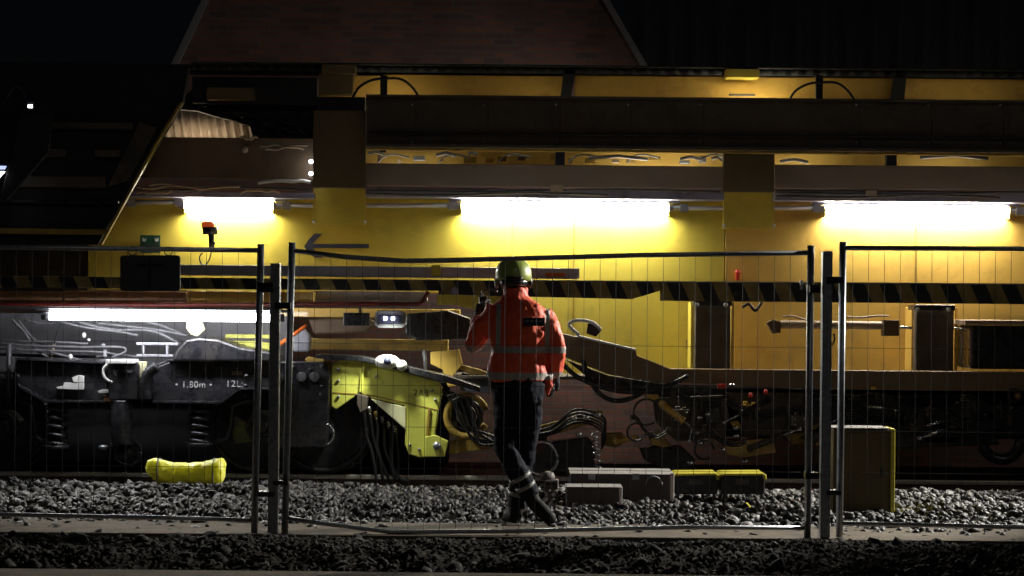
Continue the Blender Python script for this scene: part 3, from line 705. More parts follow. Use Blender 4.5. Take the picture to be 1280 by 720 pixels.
pt('valve_hole', MB().cyl(P(484, 451, 17.88), P(484, 451, 17.85), .035, seg=14), M['navy'], tu, bevel=0)
for i in range(6):
    x0 = 457 + i*8; y0 = 507 + i*6
    w1, w2 = rng.uniform(-3, 3), rng.uniform(-4, 4)
    pt('hose', MB().tube(pspl([(x0-3, y0+4), (x0-1, y0+18), (x0+w1, y0+38), (x0+5+w2, y0+58), (x0+14, 602)], 18.0 + 0.04*i), 0.015, 8), M['rubber'], tu, bevel=0)
    pt('fitting', MB().cyl(P(x0-4, y0-5, 18.0+.04*i), P(x0-3, y0+2, 18.0+.04*i), 0.018, 0.018, seg=8).cyl(P(x0-3, y0+2, 18.0+.04*i), P(x0-2, y0+9, 18.0+.04*i), 0.013, seg=8), M['steel'] if i not in (2,) else M['yellow_dim'], tu, bevel=0)
pt('hose_block', MB().prism([(446, 492), (460, 496), (458, 512), (450, 516), (446, 505)], 17.98, 0.1), M['brown_dark'], tu)
# round crank mechanism to the right of it
rc = P(583, 520, 18.1)
pt('crank_ring', MB().torus(rc, 0.185, 0.030, 0.3, 2*pi-0.4), M['yellow_dim'], tu, bevel=0)
pt('crank_ring', MB().torus(rc + Vector((0, .08, 0)), 0.125, 0.03), M['black'], tu, bevel=0)
pt('crank_hub', MB().cyl(rc + Vector((0, .12, 0)), rc + Vector((0, .0, 0)), .09, seg=18), M['brown_dark'], tu, bevel=0.01)
pt('crank_arm', MB().prism([(560, 568), (564, 552), (590, 543), (660, 536), (740, 515), (752, 513), (756, 522), (740, 530), (662, 552), (600, 563)], 18.2, 0.1), M['yellow_dim'], tu)
for i in range(7):
    a = [(550 + i*3, 486 + i*3), (562 + i*4, 500 + rng.uniform(-6, 6)), (580 + i*3, 530 + rng.uniform(-14, 14)), (600, 548 + rng.uniform(-12, 8)), (628, 540 + i*3)]
    pt('hose', MB().tube(pspl(a, 18.0 + rng.uniform(-.05, .1)), 0.012, 8), M['rubber'], tu, bevel=0)
for i in range(5):
    a = [(660, 540 + i*2), (690, 530 + i*3 + rng.uniform(-3, 3)), (716, 513 + i*4), (738, 514 + i*4), (756, 524 + i*5), (752, 545 + i*4)]
    pt('hose', MB().tube(pspl(a, 18.1 + .02*i), 0.011, 8), M['rubber'], tu, bevel=0)
for x, y in ((716, 523), (731, 522), (722, 543), (746, 519)):
    pt('fitting', MB().cyl(P(x, y, 18.05), P(x+3, y, 17.99), 0.022, seg=10), M['steel'], tu, bevel=0)
pt('arm_box', MB().prism([(690, 552), (735, 546), (745, 560), (742, 590), (700, 592), (686, 575)], 18.3, 0.25), M['black'], tu, bevel=0.015)
pt('arm_box', MB().prism([(752, 543), (778, 541), (782, 552), (770, 560), (752, 556)], 18.35, 0.15), M['yellow_dim'], tu)
# spring chain
sp = []
p0 = P(743, 540, 18.05); p1 = P(748, 585, 18.05)
for i in range(61):
    t = i/60; a = t*2*pi*6; c = p0.lerp(p1, t); sp.append(c + Vector((0.028*math.cos(a), 0.028*math.sin(a), 0)))
pt('chain_spring', MB().tube(sp, 0.009, 6), M['steel'], tu, bevel=0)

# --- loops and under-frame clutter at the right; warm yellow pieces stand for lit highlights
pt('hose_loop', MB().tube(pspl([(728, 450), (737, 475), (752, 494), (772, 501), (795, 495), (815, 480)], 18.12), 0.022, 8), M['rubber'], bevel=0)
pt('hose_loop', MB().tube(pspl([(690, 440), (720, 470), (760, 486), (800, 490), (830, 484), (860, 470)], 18.1), 0.022, 8), M['rubber'], bevel=0)
pt('underside_plate', MB().prism([(706, 449), (760, 469), (842, 482), (905, 484), (905, 500), (850, 498), (800, 492), (745, 480)], 18.35, 0.3), M['black'])
under = [([(818, 497), (905, 494), (912, 520), (905, 548), (846, 552), (822, 530)], 'brown_dark'),
         ([(905, 490), (1010, 492), (1010, 515), (960, 520), (915, 512)], 'brown_dark'),
         ([(925, 520), (1035, 512), (1035, 538), (980, 545), (930, 545)], 'brown_dark'),
         ([(1010, 492), (1300, 497), (XR, 498), (XR, 545), (1240, 545), (1130, 540), (1040, 545)], 'black'),
         ([(1000, 548), (1045, 530), (1120, 528), (1240, 540), (1250, 556), (1120, 560), (1040, 560)], 'black'),
         ([(905, 552), (966, 548), (970, 566), (930, 572), (908, 568)], 'yellow_warm'),
         ([(975, 540), (1035, 528), (1040, 548), (990, 556)], 'yellow_dim'),
         ([(812, 545), (826, 540), (838, 556), (845, 566), (828, 560), (815, 556)], 'yellow_warm'),
         ([(806, 493), (822, 493), (826, 500), (810, 501)], 'yellow_warm'),
         ([(824, 502), (828, 502), (828, 522), (824, 520)], 'yellow_warm'),
         ([(912, 527), (922, 525), (928, 535), (918, 538)], 'yellow_warm'),
         ([(800, 560), (850, 556), (870, 575), (860, 590), (830, 588), (806, 575)], 'black')]
for i, (pp, mm) in enumerate(under):
    pt('underframe_block', MB().prism(pp, 18.3 + 0.05*(i % 4), 0.3), M[mm], bevel=0.01)
pt('brake_gear', MB().tube(pspl([(1226, 556), (1238, 570), (1255, 574), (1270, 566), (1276, 550)], 18.2), 0.05, 10), M['black'], bevel=0)
def ram(x0, y0, x1, y1, Y, r, m, t=.58):
    a, c = P(x0, y0, Y), P(x1, y1, Y); k = a.lerp(c, t)
    o = pt('hydraulic_ram', MB().cyl(a, k, r, seg=14).cyl(k, k.lerp(c, .06), r*1.2, seg=14).ell(a, r*1.3, r, r*1.3, 12, 8), M[m], bevel=0)
    pt('piston_rod', MB().cyl(k, c, r*.42, seg=10).ell(c, r*.9, r*.8, r*.9, 10, 8), M['steel'], o, bevel=0)
for a in ((828, 506, 872, 540, 18.15, .030, 'yellow_warm'), (938, 560, 1000, 536, 18.2, .030, 'brown_dark'), (1020, 500, 1120, 512, 18.2, .034, 'black'),
          (1230, 520, 1150, 548, 18.15, .036, 'black'), (770, 552, 812, 543, 18.2, .026, 'yellow_warm'), (870, 505, 862, 552, 18.1, .022, 'brown_dark'),
          (1100, 545, 1190, 525, 18.2, .03, 'brown_dark'), (960, 500, 905, 528, 18.1, .024, 'black'), (1010, 536, 1050, 524, 18.1, .022, 'yellow_dim')): ram(*a)
def bundle(x0, y0, x1, y1, sag, Y, n, r=.009, d=3.2):
    for k in range(n):
        o_ = k*d; a = [(x0, y0+o_), (x0 + (x1-x0)*.12, y0+o_+1), (x0 + (x1-x0)*.35, y0 + (y1-y0)*.3 + sag*.8 + o_), (x0 + (x1-x0)*.65, y0 + (y1-y0)*.7 + sag + o_*.8), (x0 + (x1-x0)*.9, y1 + sag*.25 + o_), (x1, y1+o_)]
        h = pt('hose', MB().tube(pspl(a, Y + .012*k, 6), r, 6), M['rubber'] if (k + n) % 3 else M['hose_brown'], bevel=0)
        for xx, yy in ((x0, y0), (x1, y1)): pt('hose_end', MB().cyl(P(xx-3, yy+o_, Y+.012*k), P(xx+3, yy+o_, Y+.012*k), r*1.4, seg=8), M['brown_dark'], h, bevel=0)
    pt('hose_clip', MB().pbox((x0+x1)/2-2, (y0+y1)/2+sag-2, (x0+x1)/2+2, (y0+y1)/2+sag+n*d, Y-.02, .06), M['black'], bevel=0.002)
for a in ((842, 488, 912, 492, 12, 18.08, 4), (905, 500, 985, 506, 10, 18.05, 3), (1000, 494, 1096, 492, 14, 18.1, 4), (1090, 492, 1210, 500, 16, 18.12, 4),
          (1205, 494, 1300, 498, 18, 18.1, 3), (880, 532, 930, 548, 9, 18.05, 3), (1060, 516, 1140, 530, 8, 18.1, 3), (940, 520, 1030, 514, -8, 18.1, 3), (1160, 510, 1262, 520, 12, 18.08, 4),
          (1040, 540, 1110, 548, 6, 18.1, 2), (790, 520, 836, 536, 14, 18.1, 2)): bundle(*a)
for x, y, w_, h_, m_, Y in ((840, 512, 22, 16, 'brown_dark', 18.2), (884, 508, 16, 22, 'black', 18.15), (924, 506, 26, 10, 'yellow_warm', 18.25), (990, 520, 20, 14, 'brown_dark', 18.2), (1062, 498, 30, 12, 'brown_dark', 18.25),
                      (1130, 516, 26, 18, 'black', 18.2), (1196, 502, 24, 20, 'brown_dark', 18.25), (1246, 506, 22, 26, 'black', 18.15), (860, 540, 26, 12, 'brown_dark', 18.2), (1020, 548, 40, 9, 'yellow_warm', 18.3), (1150, 546, 50, 8, 'brown_dark', 18.3)):
    v_ = pt('valve_block', MB().pbox(x, y, x+w_, y+h_, Y, .12).pbox(x+w_*.2, y-4, x+w_*.45, y, Y+.02, .05).pbox(x+w_*.6, y-3, x+w_*.8, y, Y+.02, .05), M[m_], bevel=0.006)
    pt('bolt', MB().cyl(P(x+4, y+4, Y), P(x+4, y+4, Y-.015), .011, seg=8).cyl(P(x+w_-4, y+4, Y), P(x+w_-4, y+4, Y-.015), .011, seg=8).cyl(P(x+4, y+h_-3, Y), P(x+4, y+h_-3, Y-.015), .011, seg=8), M['galv'], v_, bevel=0)
pt('valve_bank', MB().pbox(1290, 490, XR, 556, 18.3, .3, 1350), M['black'], bevel=0.01)
for cx, cy, r in ((808, 515, 16), (795, 540, 11), (880, 562, 12), (874, 546, 9), (1268, 494, 8)):
    pt('hose_coil', MB().torus(P(cx, cy, 18.08), r*18.1/F, 0.010, 0, 2*pi*0.86), M['hose_brown'], bevel=0)
pt('hose_fittings', MB().ell(P(938, 494, 18.0), .018, .018, .024).ell(P(957, 490, 18.0), .018, .018, .026).pbox(897, 480, 908, 486, 18.05, .04), M['red'], bevel=0)
for x, y in ((915, 481), (919, 535), (903, 562), (862, 579), (875, 554), (884, 518), (874, 522), (931, 577), (920, 545)):
    pt('fitting', MB().cyl(P(x-3, y, 18.02), P(x+3, y, 18.0), 0.014, seg=8), M['steel'], bevel=0)
pt('gear_box', MB().ell(P(1272, 495, 18.1), .035, .04, .035), M['orange_steel'], bevel=0)
pt('wall_bolt', MB().ell(P(1092, 485, 18.1), .03, .03, .02), M['yellow_warm'], bevel=0)

# railway wheels, each its own part
def wheel(px, r=0.44, near=True):
    x = P(px, 537, 18.27).x
    for yy, k in ((18.27, 1),) :
        w_ = pt('wheel', MB().cyl((x, yy-0.03, r+0.005), (x, yy+0.10, r+0.005), r, seg=40).cyl((x, yy+0.10, r), (x, yy+0.13, r), r+0.03, seg=40), M['black'], bevel=0.01)
        pt('tyre', MB().torus((x, yy-0.034, r+0.005), r-0.03, 0.026, n=40), M['black'], w_, bevel=0)
        pt('hub', MB().cyl((x, yy-0.03, r), (x, yy-0.14, r), 0.10, seg=20), M['black'], w_, bevel=0.01)
    return w_
wheel(4); wheel(322); wheel(405)
# small flanged wheel right of the worker's feet
xw = P(676, 574, 18.25)
w_ = pt('guide_wheel', MB().cyl((xw.x, 18.2, .17), (xw.x, 18.3, .17), .165, seg=30), M['black'], bevel=0.01)
pt('tyre', MB().torus((xw.x, 18.19, .17), .15, .018, n=30), M['steel'], w_, bevel=0)
pt('wheel_hanger', MB().prism([(668, 545), (684, 545), (680, 576), (672, 576)], 18.33, 0.06), M['black'])

# --- bogie at lower left
bg = pt('bogie', MB().prism([(20, 450), (128, 455), (134, 462), (134, 501), (58, 501), (40, 492), (26, 484), (14, 476)], 17.72, 0.2)
        .prism([(192, 460), (212, 452), (335, 452), (345, 460), (345, 486), (300, 486), (276, 503), (190, 502)], 17.72, 0.2)
        .pbox(130, 462, 196, 496, 17.85, 0.2), M['black'], bevel=0.012)
for a in ([(24, 482), (56, 500), (131, 501), (131, 503.5), (55, 503.5), (22, 484.5)], [(190, 501), (275, 502), (299, 485), (335, 485), (335, 487.5), (300, 487.5), (276, 505), (190, 504)]):
    pt('lower_flange', MB().prism(a, 17.62, 0.34), M['black'], bg, bevel=0.004)
for a in ([(20, 447), (128, 452), (128, 455), (20, 450)], [(208, 449), (335, 451), (335, 453.5), (208, 452)]):
    pt('upper_flange', MB().prism(a, 17.64, 0.3), M['black'], bg, bevel=0.004)
text('wheelbase_marking', '\u2022 1,80m \u2022', 242, 481, 17.715, 8, M['marking'], bg)
text('number_marking', '12L:', 293, 480, 17.715, 8.5, M['marking'], bg)
pt('marking_plate', MB().pbox(289, 464, 303, 469, 17.71, 0.01), M['brown'], bg)
for x, y0, y1 in ((70, 503, 556), (249, 506, 553)):
    c = P(x, y0, 17.75); c2 = P(x, y1, 17.75); pts_ = []
    for i in range(5*20+1):
        t = i/100; a = t*2*pi*5; q = c.lerp(c2, t); pts_.append(q + Vector((.085*math.cos(a), .085*math.sin(a), 0)))
    pt('coil_spring', MB().tube(pts_, 0.019, 10), M['black'], bg, bevel=0)
    pt('spring_seat', MB().cyl(c2, c2 - Vector((0, 0, .03)), 0.12, seg=20), M['black'], bg)
    pt('spring_core', MB().cyl(c, c2, 0.045, seg=14), M['black_matt'], bg, bevel=0)
for x in (4, 325):
    c = P(x, 533, 17.8)
    ab = pt('axle_box', MB().cyl(c, c + Vector((0, .25, 0)), .13, seg=24), M['black'], bg, bevel=0.015)
    pt('axle_cover', MB().torus(c + Vector((0, -.005, 0)), .115, .014, n=30), M['galv'] if False else M['black'], ab, bevel=0)
    pt('axle_cap', MB().cyl(c + Vector((0, -.03, 0)), c, .06, .08, seg=20), M['black'], ab, bevel=0.005)
for s_, x in ((1, 0), (-1, 330)):
    q = [(x + s_*10, 500), (x + s_*30, 503), (x + s_*40, 508), (x + s_*42, 530), (x + s_*46, 548), (x + s_*56, 552), (x + s_*85, 553)]
    pt('spring_arm', MB().tube([P(a, b_, 17.75) for a, b_ in q], 0.022, 8), M['black'], bg, bevel=0)
    pt('axle_guide', MB().prism([(x + s_*14, 535), (x + s_*38, 520), (x + s_*44, 535), (x + s_*36, 556), (x + s_*14, 552)], 17.85, 0.1), M['black'], bg)
    for k in range(3): pt('bolt', MB().cyl(P(x + s_*(22+k*1), 470 + k*12, 17.70), P(x + s_*(22+k), 470 + k*12, 17.66), .018, seg=8), M['black'], bg, bevel=0)
# white bracket shapes
pt('clamp_bracket', MB().prism([(70, 484), (79, 482), (80, 478), (92, 479), (90, 472), (97, 469), (104, 470), (104, 487), (98, 487), (72, 486)], 17.66, 0.05).prism([(91, 474), (95, 474), (96, 478), (92, 478)], 17.655, 0.004), M['white'], bg)
pt('clamp_bracket', MB().prism([(122, 489), (127, 487), (143, 487), (145, 490), (145, 501), (140, 501), (139, 491), (123, 492)], 17.64, 0.05), M['white'], bg)
pt('level_valve', MB().pbox(129, 495, 142, 502, 17.66, 0.05), M['orange_steel'], bg)
# central actuator
ac = pt('pivot_actuator', MB().cyl(P(152, 500, 17.7), P(152, 556, 17.7), .09, .10, seg=20).prism([(134, 455), (140, 450), (168, 450), (174, 456), (172, 500), (136, 500)], 17.62, 0.18), M['black'], bg, bevel=0.012)
pt('actuator_flange', MB().cyl(P(153, 449, 17.68), P(153, 454, 17.68), .145, seg=20), M['white'], ac, bevel=0.004)
pt('actuator_bellow', MB().cyl(P(177, 452, 17.7), P(176, 474, 17.7), .05, .03, seg=16), M['pale'], ac, bevel=0.004)
pt('actuator_hook', MB().tube(pspl([(134, 455), (129, 462), (131, 472), (140, 478)], 17.6), .012, 8), M['white'], ac, bevel=0)
for x in (140, 152, 164): pt('bolt', MB().cyl(P(x, 449, 17.6), P(x, 454, 17.6), .02, seg=8), M['black'], ac, bevel=0)
for q in ([(141, 462), (146, 463), (145, 470), (142, 468)], [(158, 463), (166, 463), (164, 466), (159, 466)]):
    pt('actuator_lug', MB().prism(q, 17.6, 0.02), M['hose_grey'], ac, bevel=0)
pt('damper', MB().torus(P(160, 565, 17.75), .115, .012, n=28).cyl(P(160, 565, 17.76), P(160, 565, 17.9), .11, seg=24), M['black'], bg, bevel=0)
pt('drain_cap', MB().ell(P(129, 559, 17.7), .045, .04, .025), M['galv'], bg, bevel=0)
pt('gaiter', MB().tube(pspl([(196, 458), (186, 466), (181, 480), (182, 500)], 17.6), [.05, .052, .045, .055, .045, .055, .045, .055, .045, .055, .045, .055, .045, .055, .045, .055, .045, .055, .045, .055, .045, .055, .045, .055, .045], 12), M['rubber'], bg, bevel=0)
# mudguard
pt('mudguard', MB().prism([(213, 452), (222, 436), (232, 425), (248, 422), (272, 424), (300, 434), (345, 441), (345, 452)], 17.62, 0.5), M['black'], bevel=0.02)
# frame rungs and cables
pt('ladder_bracket', MB().pbox(170, 428, 222, 431.5, 17.8, 0.05).pbox(170, 443, 216, 446, 17.8, 0.05).pbox(177, 431, 180, 444, 17.8, 0.05).pbox(207, 431, 210, 444, 17.8, 0.05), M['grey'])
cabs = [([(0, 430), (40, 432), (100, 434), (150, 434), (156, 440), (140, 447)], 'hose_grey', .012), ([(0, 436), (50, 438), (120, 440), (150, 444)], 'hose_grey', .012),
        ([(15, 400), (30, 415), (44, 435), (60, 447)], 'hose_grey', .014), ([(22, 400), (38, 420), (52, 430), (64, 433)], 'hose_grey', .012),
        ([(30, 400), (55, 405), (75, 402)], 'hose_grey', .010), ([(75, 402), (110, 410), (150, 415), (172, 419)], 'hose_grey', .012),
        ([(95, 402), (140, 412), (190, 414), (225, 430)], 'hose_grey', .016), ([(120, 404), (160, 408), (205, 414), (235, 420)], 'hose_grey', .016),
        ([(150, 402), (190, 404), (230, 418)], 'hose_grey', .014), ([(68, 428), (65, 445), (63, 460), (66, 484)], 'beige', .014),
        ([(62, 440), (85, 446), (110, 452), (134, 450)], 'hose_grey', .012), ([(128, 430), (131, 436), (131, 446)], 'grey', .018),
        ([(120, 446), (150, 443), (170, 446), (210, 444)], 'hose_grey', .012), ([(190, 458), (200, 455), (215, 448)], 'hose_grey', .010),
        ([(0, 443), (60, 445), (130, 446)], 'rubber', .014), ([(80, 400), (72, 415), (68, 430)], 'rubber', .008),
        ([(-60, 425), (0, 426), (60, 427), (110, 430)], 'hose_grey', .012)]
for i, (a, mm, r) in enumerate(cabs):
    pt('cable', MB().tube(pspl(a, 17.9 + 0.03*(i % 5)), r, 8), M[mm], bevel=0)
pt('cable_post', MB().tube([P(11, 430, 17.85), P(11, 505, 17.85)], .022, 8), M['hose_grey'], bevel=0)
pt('junction_knobs', MB().ell(P(105, 419, 18.0), .02, .02, .025).ell(P(111, 425, 18.0), .015, .015, .015).ell(P(88, 446, 17.85), .02, .02, .025), M['white'], bevel=0)
pt('white_cloth_tie', MB().prism([(233, 402), (252, 402), (256, 412), (246, 421), (238, 418), (232, 410)], 17.78, 0.05), M['pale'], bevel=0.01)
pt('rear_panel', MB().pbox(XL, 392, 360, 470, 18.75, 0.1, 100), mat('dark_grey_panel', (0.13, 0.13, 0.14), 0.5, var=0.25, dirt=(0.06, 0.06, 0.06)))
pt('yellow_plate', MB().pbox(281, 418, 345, 423, 18.2, 0.1).prism([(283, 426), (318, 426), (345, 430), (345, 438), (300, 434)], 18.2, 0.1), M['yellow_bright'])
for x in (349, 377, 393): 
    pt('round_cover', MB().cyl(P(x, 471, 17.9), P(x, 471, 17.86), .045, seg=18), M['hose_grey'], bevel=0.004)
pt('cover_panel', MB().prism([(345, 452), (405, 452), (412, 470), (408, 560), (345, 560)], 17.92, 0.2), M['black'], bevel=0.01)
for x, y in ((387, 461), (402, 458), (402, 482), (400, 494), (366, 458)): pt('bolt', MB().cyl(P(x, y, 17.92), P(x, y, 17.88), .014, seg=8), M['hose_grey'], bevel=0)
pt('grey_hood', MB().prism([(366, 415), (378, 409), (388, 420), (386, 440), (366, 440)], 18.2, .15), M['grey'], bevel=.02)
pt('rim_highlight', MB().torus(P(403, 543, 17.85), .10, .010, -1.2, 1.2, n=14), M['steel'], bevel=0)  # bright arc stands for a crescent highlight on the wheel
# --- deep under-frame behind (keeps the belly of the machine solid)
pt('belly_block', MB().pbox(XL, 470, 345, 577, 19.0, 0.6, 80).pbox(345, 480, 560, 578, 19.2, 0.5, 420), M['black_matt'])
pt('belly_block', MB().pbox(860, 490, XR, 548, 19.1, 0.6, 1160), M['black_matt'])

# ================================================================== FENCE
def fpt(px, py): return P(px, py, 13.5)
def panel(name, label, corners, top, bottom, x0, x1, stile_px=(), ztop=None):
    base = fpt((x0+x1)/2, 668)
    t = thing(name, (base.x, 13.5, 0), label, 'fence panel', 'mesh fence panels')
    f_ = MB().tube([fpt(*q) for q in top], 0.0165, 10).tube([fpt(*q) for q in bottom], 0.0150, 10)
    for (a, ya, b_, yb) in stile_px:
        f_.tube([fpt(a, ya), fpt(b_, yb)], 0.0235, 12)
    f_.build('frame', M['galv'], t)
    w_ = MB()
    def edge(poly, x):
        for (xa, ya), (xb, yb) in zip(poly, poly[1:]):
            if xa <= x <= xb: return ya + (yb-ya)*(x-xa)/(xb-xa)
        return poly[-1][1]
    x = x0 + 14
    while x < x1 - 5:
        ty, by = edge(top, x), edge(bottom, x - 3)
        w_.tube([fpt(x, ty), fpt(x - 1.5, (ty+by)/2), fpt(x - 3, by)], 0.0016, 4); x += 19.8
    for hy in (431, 483, 535, 587):
        q = [(x0 + (x1-x0)*t/20, hy + 0.0094*((x0 + (x1-x0)*t/20) - 640)) for t in range(21)]
        w_.tube([fpt(*k) for k in q], 0.0016, 4)
    w_.build('wire_mesh', M['wire'], t); return t
panel('mesh_fence', 'left mesh fence panel carrying the dark sign plate', None,
      [(-330, 306), (0, 309), (326, 313)], [(-330, 640), (0, 643), (200, 647), (318, 650)], -330, 322,
      [(326, 305, 317.5, 670), (-330, 300, -336, 668)])
panel('mesh_fence', 'middle mesh fence panel with sagging bent top bar behind which the worker stands', None,
      [(364, 313), (430, 321), (500, 326), (560, 325.5), (800, 319), (1012, 316)], [(357, 647), (400, 654), (488, 665), (640, 664), (860, 659), (1009, 660)], 360, 1012,
      [(365, 303, 355.5, 671), (1013.5, 307, 1009, 672)])
panel('mesh_fence', 'right mesh fence panel in front of the yellow cabinet', None,
      [(1054, 310), (1280, 311), (1700, 314)], [(1050, 654), (1280, 659), (1700, 664)], 1052, 1700,
      [(1053.5, 302, 1049, 671), (1700, 306, 1696, 678)])
def post(label, x, y0, y1, brackets, r=0.034):
    b0 = fpt(x, y1)
    t = thing('fence_post', (b0.x, 13.5, 0), label, 'fence post', 'square posts between fence panels')
    MB().box(b0.x+.0, b0.x+2*r*.98, 13.46, 13.54, b0.z, fpt(x, y0).z).build('upright', M['galv'], t, bevel=0.008)
    for a, c, y, h in brackets:
        MB().pbox(a, y-h, c, y+h, 13.44, 0.10).build('bracket', M['black'], t, bevel=0.004)
post('square steel post with clamps between left and middle fence panels', 335, 329, 670, [(321, 341, 359, 6), (343, 363, 382, 4), (321, 343, 618, 3), (341, 360, 604, 2.5)])
post('square steel post with clamps between middle and right fence panels', 1024, 314, 672, [(1012, 1026, 361, 5), (1034, 1055, 350, 4), (1007, 1024, 595, 4), (1034, 1052, 616, 3)])

spx = P(187, 341, 13.46)
sgn = thing('sign_plate', (spx.x, 13.46, spx.z), 'dark rounded sign plate hung on the left fence panel, seen from behind', 'sign')
rp = []
for cx, cy, a0 in ((221, 323, -90), (221, 360, 0), (154, 360, 90), (154, 323, 180)):
    for k in range(5): a = math.radians(a0 + k*22.5); rp.append((cx + 4*math.cos(a), cy + 4*math.sin(a)))
MB().prism(rp, 13.46, 0.012).build('plate', mat('sign_back', (0.08, 0.08, 0.085), 0.6, var=0.15, scale=8), sgn, bevel=0.002)
for x in (165, 210):
    MB().torus((P(x, 316, 13.48).x, 13.49, P(x, 314, 13.48).z), 0.028, 0.0035, n=16, seg=6).build('cable_tie', M['rubber'], sgn)
MB().pbox(172, 330, 203, 332, 13.452, 0.007).pbox(186, 322, 188, 360, 13.4515, 0.0065).build('stiffener', M['black'], sgn)

# ================================================================== THINGS BESIDE THE TRACK
# yellow bundle
def soft(name, mb, m, parent=None, voxel=0.012, sm=4, disp=0.0, dscale=0.15):
    o = mb.build(name, m, None)
    r = o.modifiers.new('r', 'REMESH'); r.mode = 'VOXEL'; r.voxel_size = voxel; r.use_smooth_shade = True
    s_ = o.modifiers.new('s', 'SMOOTH'); s_.factor = 0.5; s_.iterations = sm
    if disp:
        tx = bpy.data.textures.new(name + '_folds', 'CLOUDS'); tx.noise_scale = dscale; tx.noise_depth = 2
        d = o.modifiers.new('d', 'DISPLACE'); d.texture = tx; d.strength = disp; d.texture_coords = 'GLOBAL'; d.mid_level = 0.5
    bpy.context.view_layer.update()
    me = bpy.data.meshes.new_from_object(o.evaluated_get(bpy.context.evaluated_depsgraph_get()))
    me.name = name; o.modifiers.clear(); o.data = me
    for p_ in me.polygons: p_.use_smooth = True
    if not me.materials: me.materials.append(m)
    if parent: o.parent = parent; o.matrix_parent_inverse = Matrix.Translation(-wl(parent))
    return o
Yb = 16.0
sc_ = Yb/F
c0 = P(190, 590, Yb)
rg_ = []
bp_ = MB()
secs = [(186, 590, 5, 10), (190, 588, 13, 14), (198, 587.5, 15, 15), (212, 591, 13, 14), (232, 592, 13, 14), (252, 591, 13, 14), (266, 589, 15, 15), (275, 588, 15.5, 15), (280, 590, 11, 12)]
v = []; seg = 28
for i, (px, py, rz, ry) in enumerate(secs):
    c = P(px, py, Yb + 0.1)
    for k in range(seg):
        a = 2*pi*k/seg; cx, cz = math.cos(a), math.sin(a)
        sq = (abs(cx)**3.2 + abs(cz)**3.2)**(-1/3.2)
        wob = 1 + 0.04*math.sin(3*a + i)
        v.append((c.x + 0.03*(-cz if i < 3 else cz*0.3), c.y + cx*sq*ry*sc_*1.1*wob, c.z + cz*sq*rz*sc_*wob))
f = [(i*seg+k, i*seg+(k+1) % seg, (i+1)*seg+(k+1) % seg, (i+1)*seg+k) for i in range(len(secs)-1) for k in range(seg)]
f += [tuple(range(seg))[::-1], tuple((len(secs)-1)*seg+k for k in range(seg))]
bp_.add(v, f)
bag = soft('wrapped_bundle', bp_, M['bag'], None, 0.008, 2, 0.028, 0.07)
for px in (199, 268):
    cs_ = P(px, 589.5, Yb + 0.1)
    q = []
    for k in range(25):
        a = 2*pi*k/24; cx, cz = math.cos(a), math.sin(a); sq = (abs(cx)**3.2 + abs(cz)**3.2)**(-1/3.2)
        q.append((cs_.x, cs_.y + cx*sq*.107, cs_.z + cz*sq*.103))
    MB().tube(q, .006, 6).build('strap', M['hose_grey'], bag)
tag(bag, 'bright yellow tarpaulin bundle with pinched corners lying on the ballast', 'bundle')

def crate(name, label, cat, a, b_, c, d, Y, dep, body, top, lid_px=4, parts=True):
    p = P((a+c)/2, d, Y); t = thing(name, (p.x, Y, p.z), label, cat)
    MB().pbox(a, b_+lid_px, c, d, Y, dep).build('body', body, t, bevel=0.01)
    MB().pbox(a-1, b_, c+1, b_+lid_px-0.3, Y-0.012, dep+0.024).build('lid', top, t, bevel=0.008)
    return t
t = crate('equipment_case', 'long grey equipment case with pale lid behind the small box', 'case', 713, 592, 842, 632, 15.9, 0.5, M['boxgrey'], M['boxtop'], 1.4)
MB().pbox(838, 591.5, 842.4, 630, 15.87, 0.02).build('lit_edge_strip', M['boxtop'], t, bevel=0.003)  # pale strip stands for light on the right edge
MB().torus(P(817, 606, 15.88), 0.065, 0.007, 0, pi, n=14).build('handle', M['grey'], t)
for x in (735, 790): MB().pbox(x, 592, x+9, 600, 15.885, 0.012).build('latch', M['galv'], t, bevel=0.002)
t = crate('storage_box', 'small low grey box in front of the long equipment case', 'box', 708, 608.5, 777, 636, 15.4, 0.24, M['boxgrey'], M['boxtop'], 1.2)
MB().pbox(774, 609, 777.6, 632, 15.375, 0.02).build('lit_edge_strip', M['boxtop'], t, bevel=0.003)  # pale strip, the lit right edge put into colour
for k, (a, c, lb) in enumerate(((843, 897, 'black case with yellow edged lid beside the grey equipment case'), (901, 956, 'black case with yellow edged lid nearest the leaning yellow stick'))):
    p = P((a+c)/2, 636, 16.0); t = thing('tool_case', (p.x, 16.0, p.z), lb, 'case', 'black and yellow tool cases')
    MB().prism([(a, 595), (c, 594), (c, 618), (a, 618)], 16.0, 0.3).build('body', M['black'], t, bevel=0.012)
    MB().prism([(a-1, 593), (a+4, 592), (c-2, 591.5), (c+2, 594), (c+2, 600), (c-1, 600), (c-3, 594.5), (a+2, 595), (a-1, 597)], 15.98, 0.34).build('lid', M['cabinet_edge'], t, bevel=0.006)
    MB().pbox(a+18, 599, a+35, 606, 15.99, 0.008).build('name_plate', M['boxgrey'], t, bevel=0.002)
    for x in (a+3, c-6):
        for yy in (16.02, 16.24): MB().pbox(x, 618, x+3, 634, yy, 0.03).build('leg', M['black'], t, bevel=0.002)
q0, q1 = P(933, 630, 15.6), P(949, 650, 15.1)
st = MB().tube([q0, q0.lerp(q1, .5) + Vector((0, 0, .004)), q1], [.013, .013, .011], 8).build('marker_stick', M['cabinet_edge'])
tag(st, 'short yellow stick leaning on the stones under the black cases', 'stick')
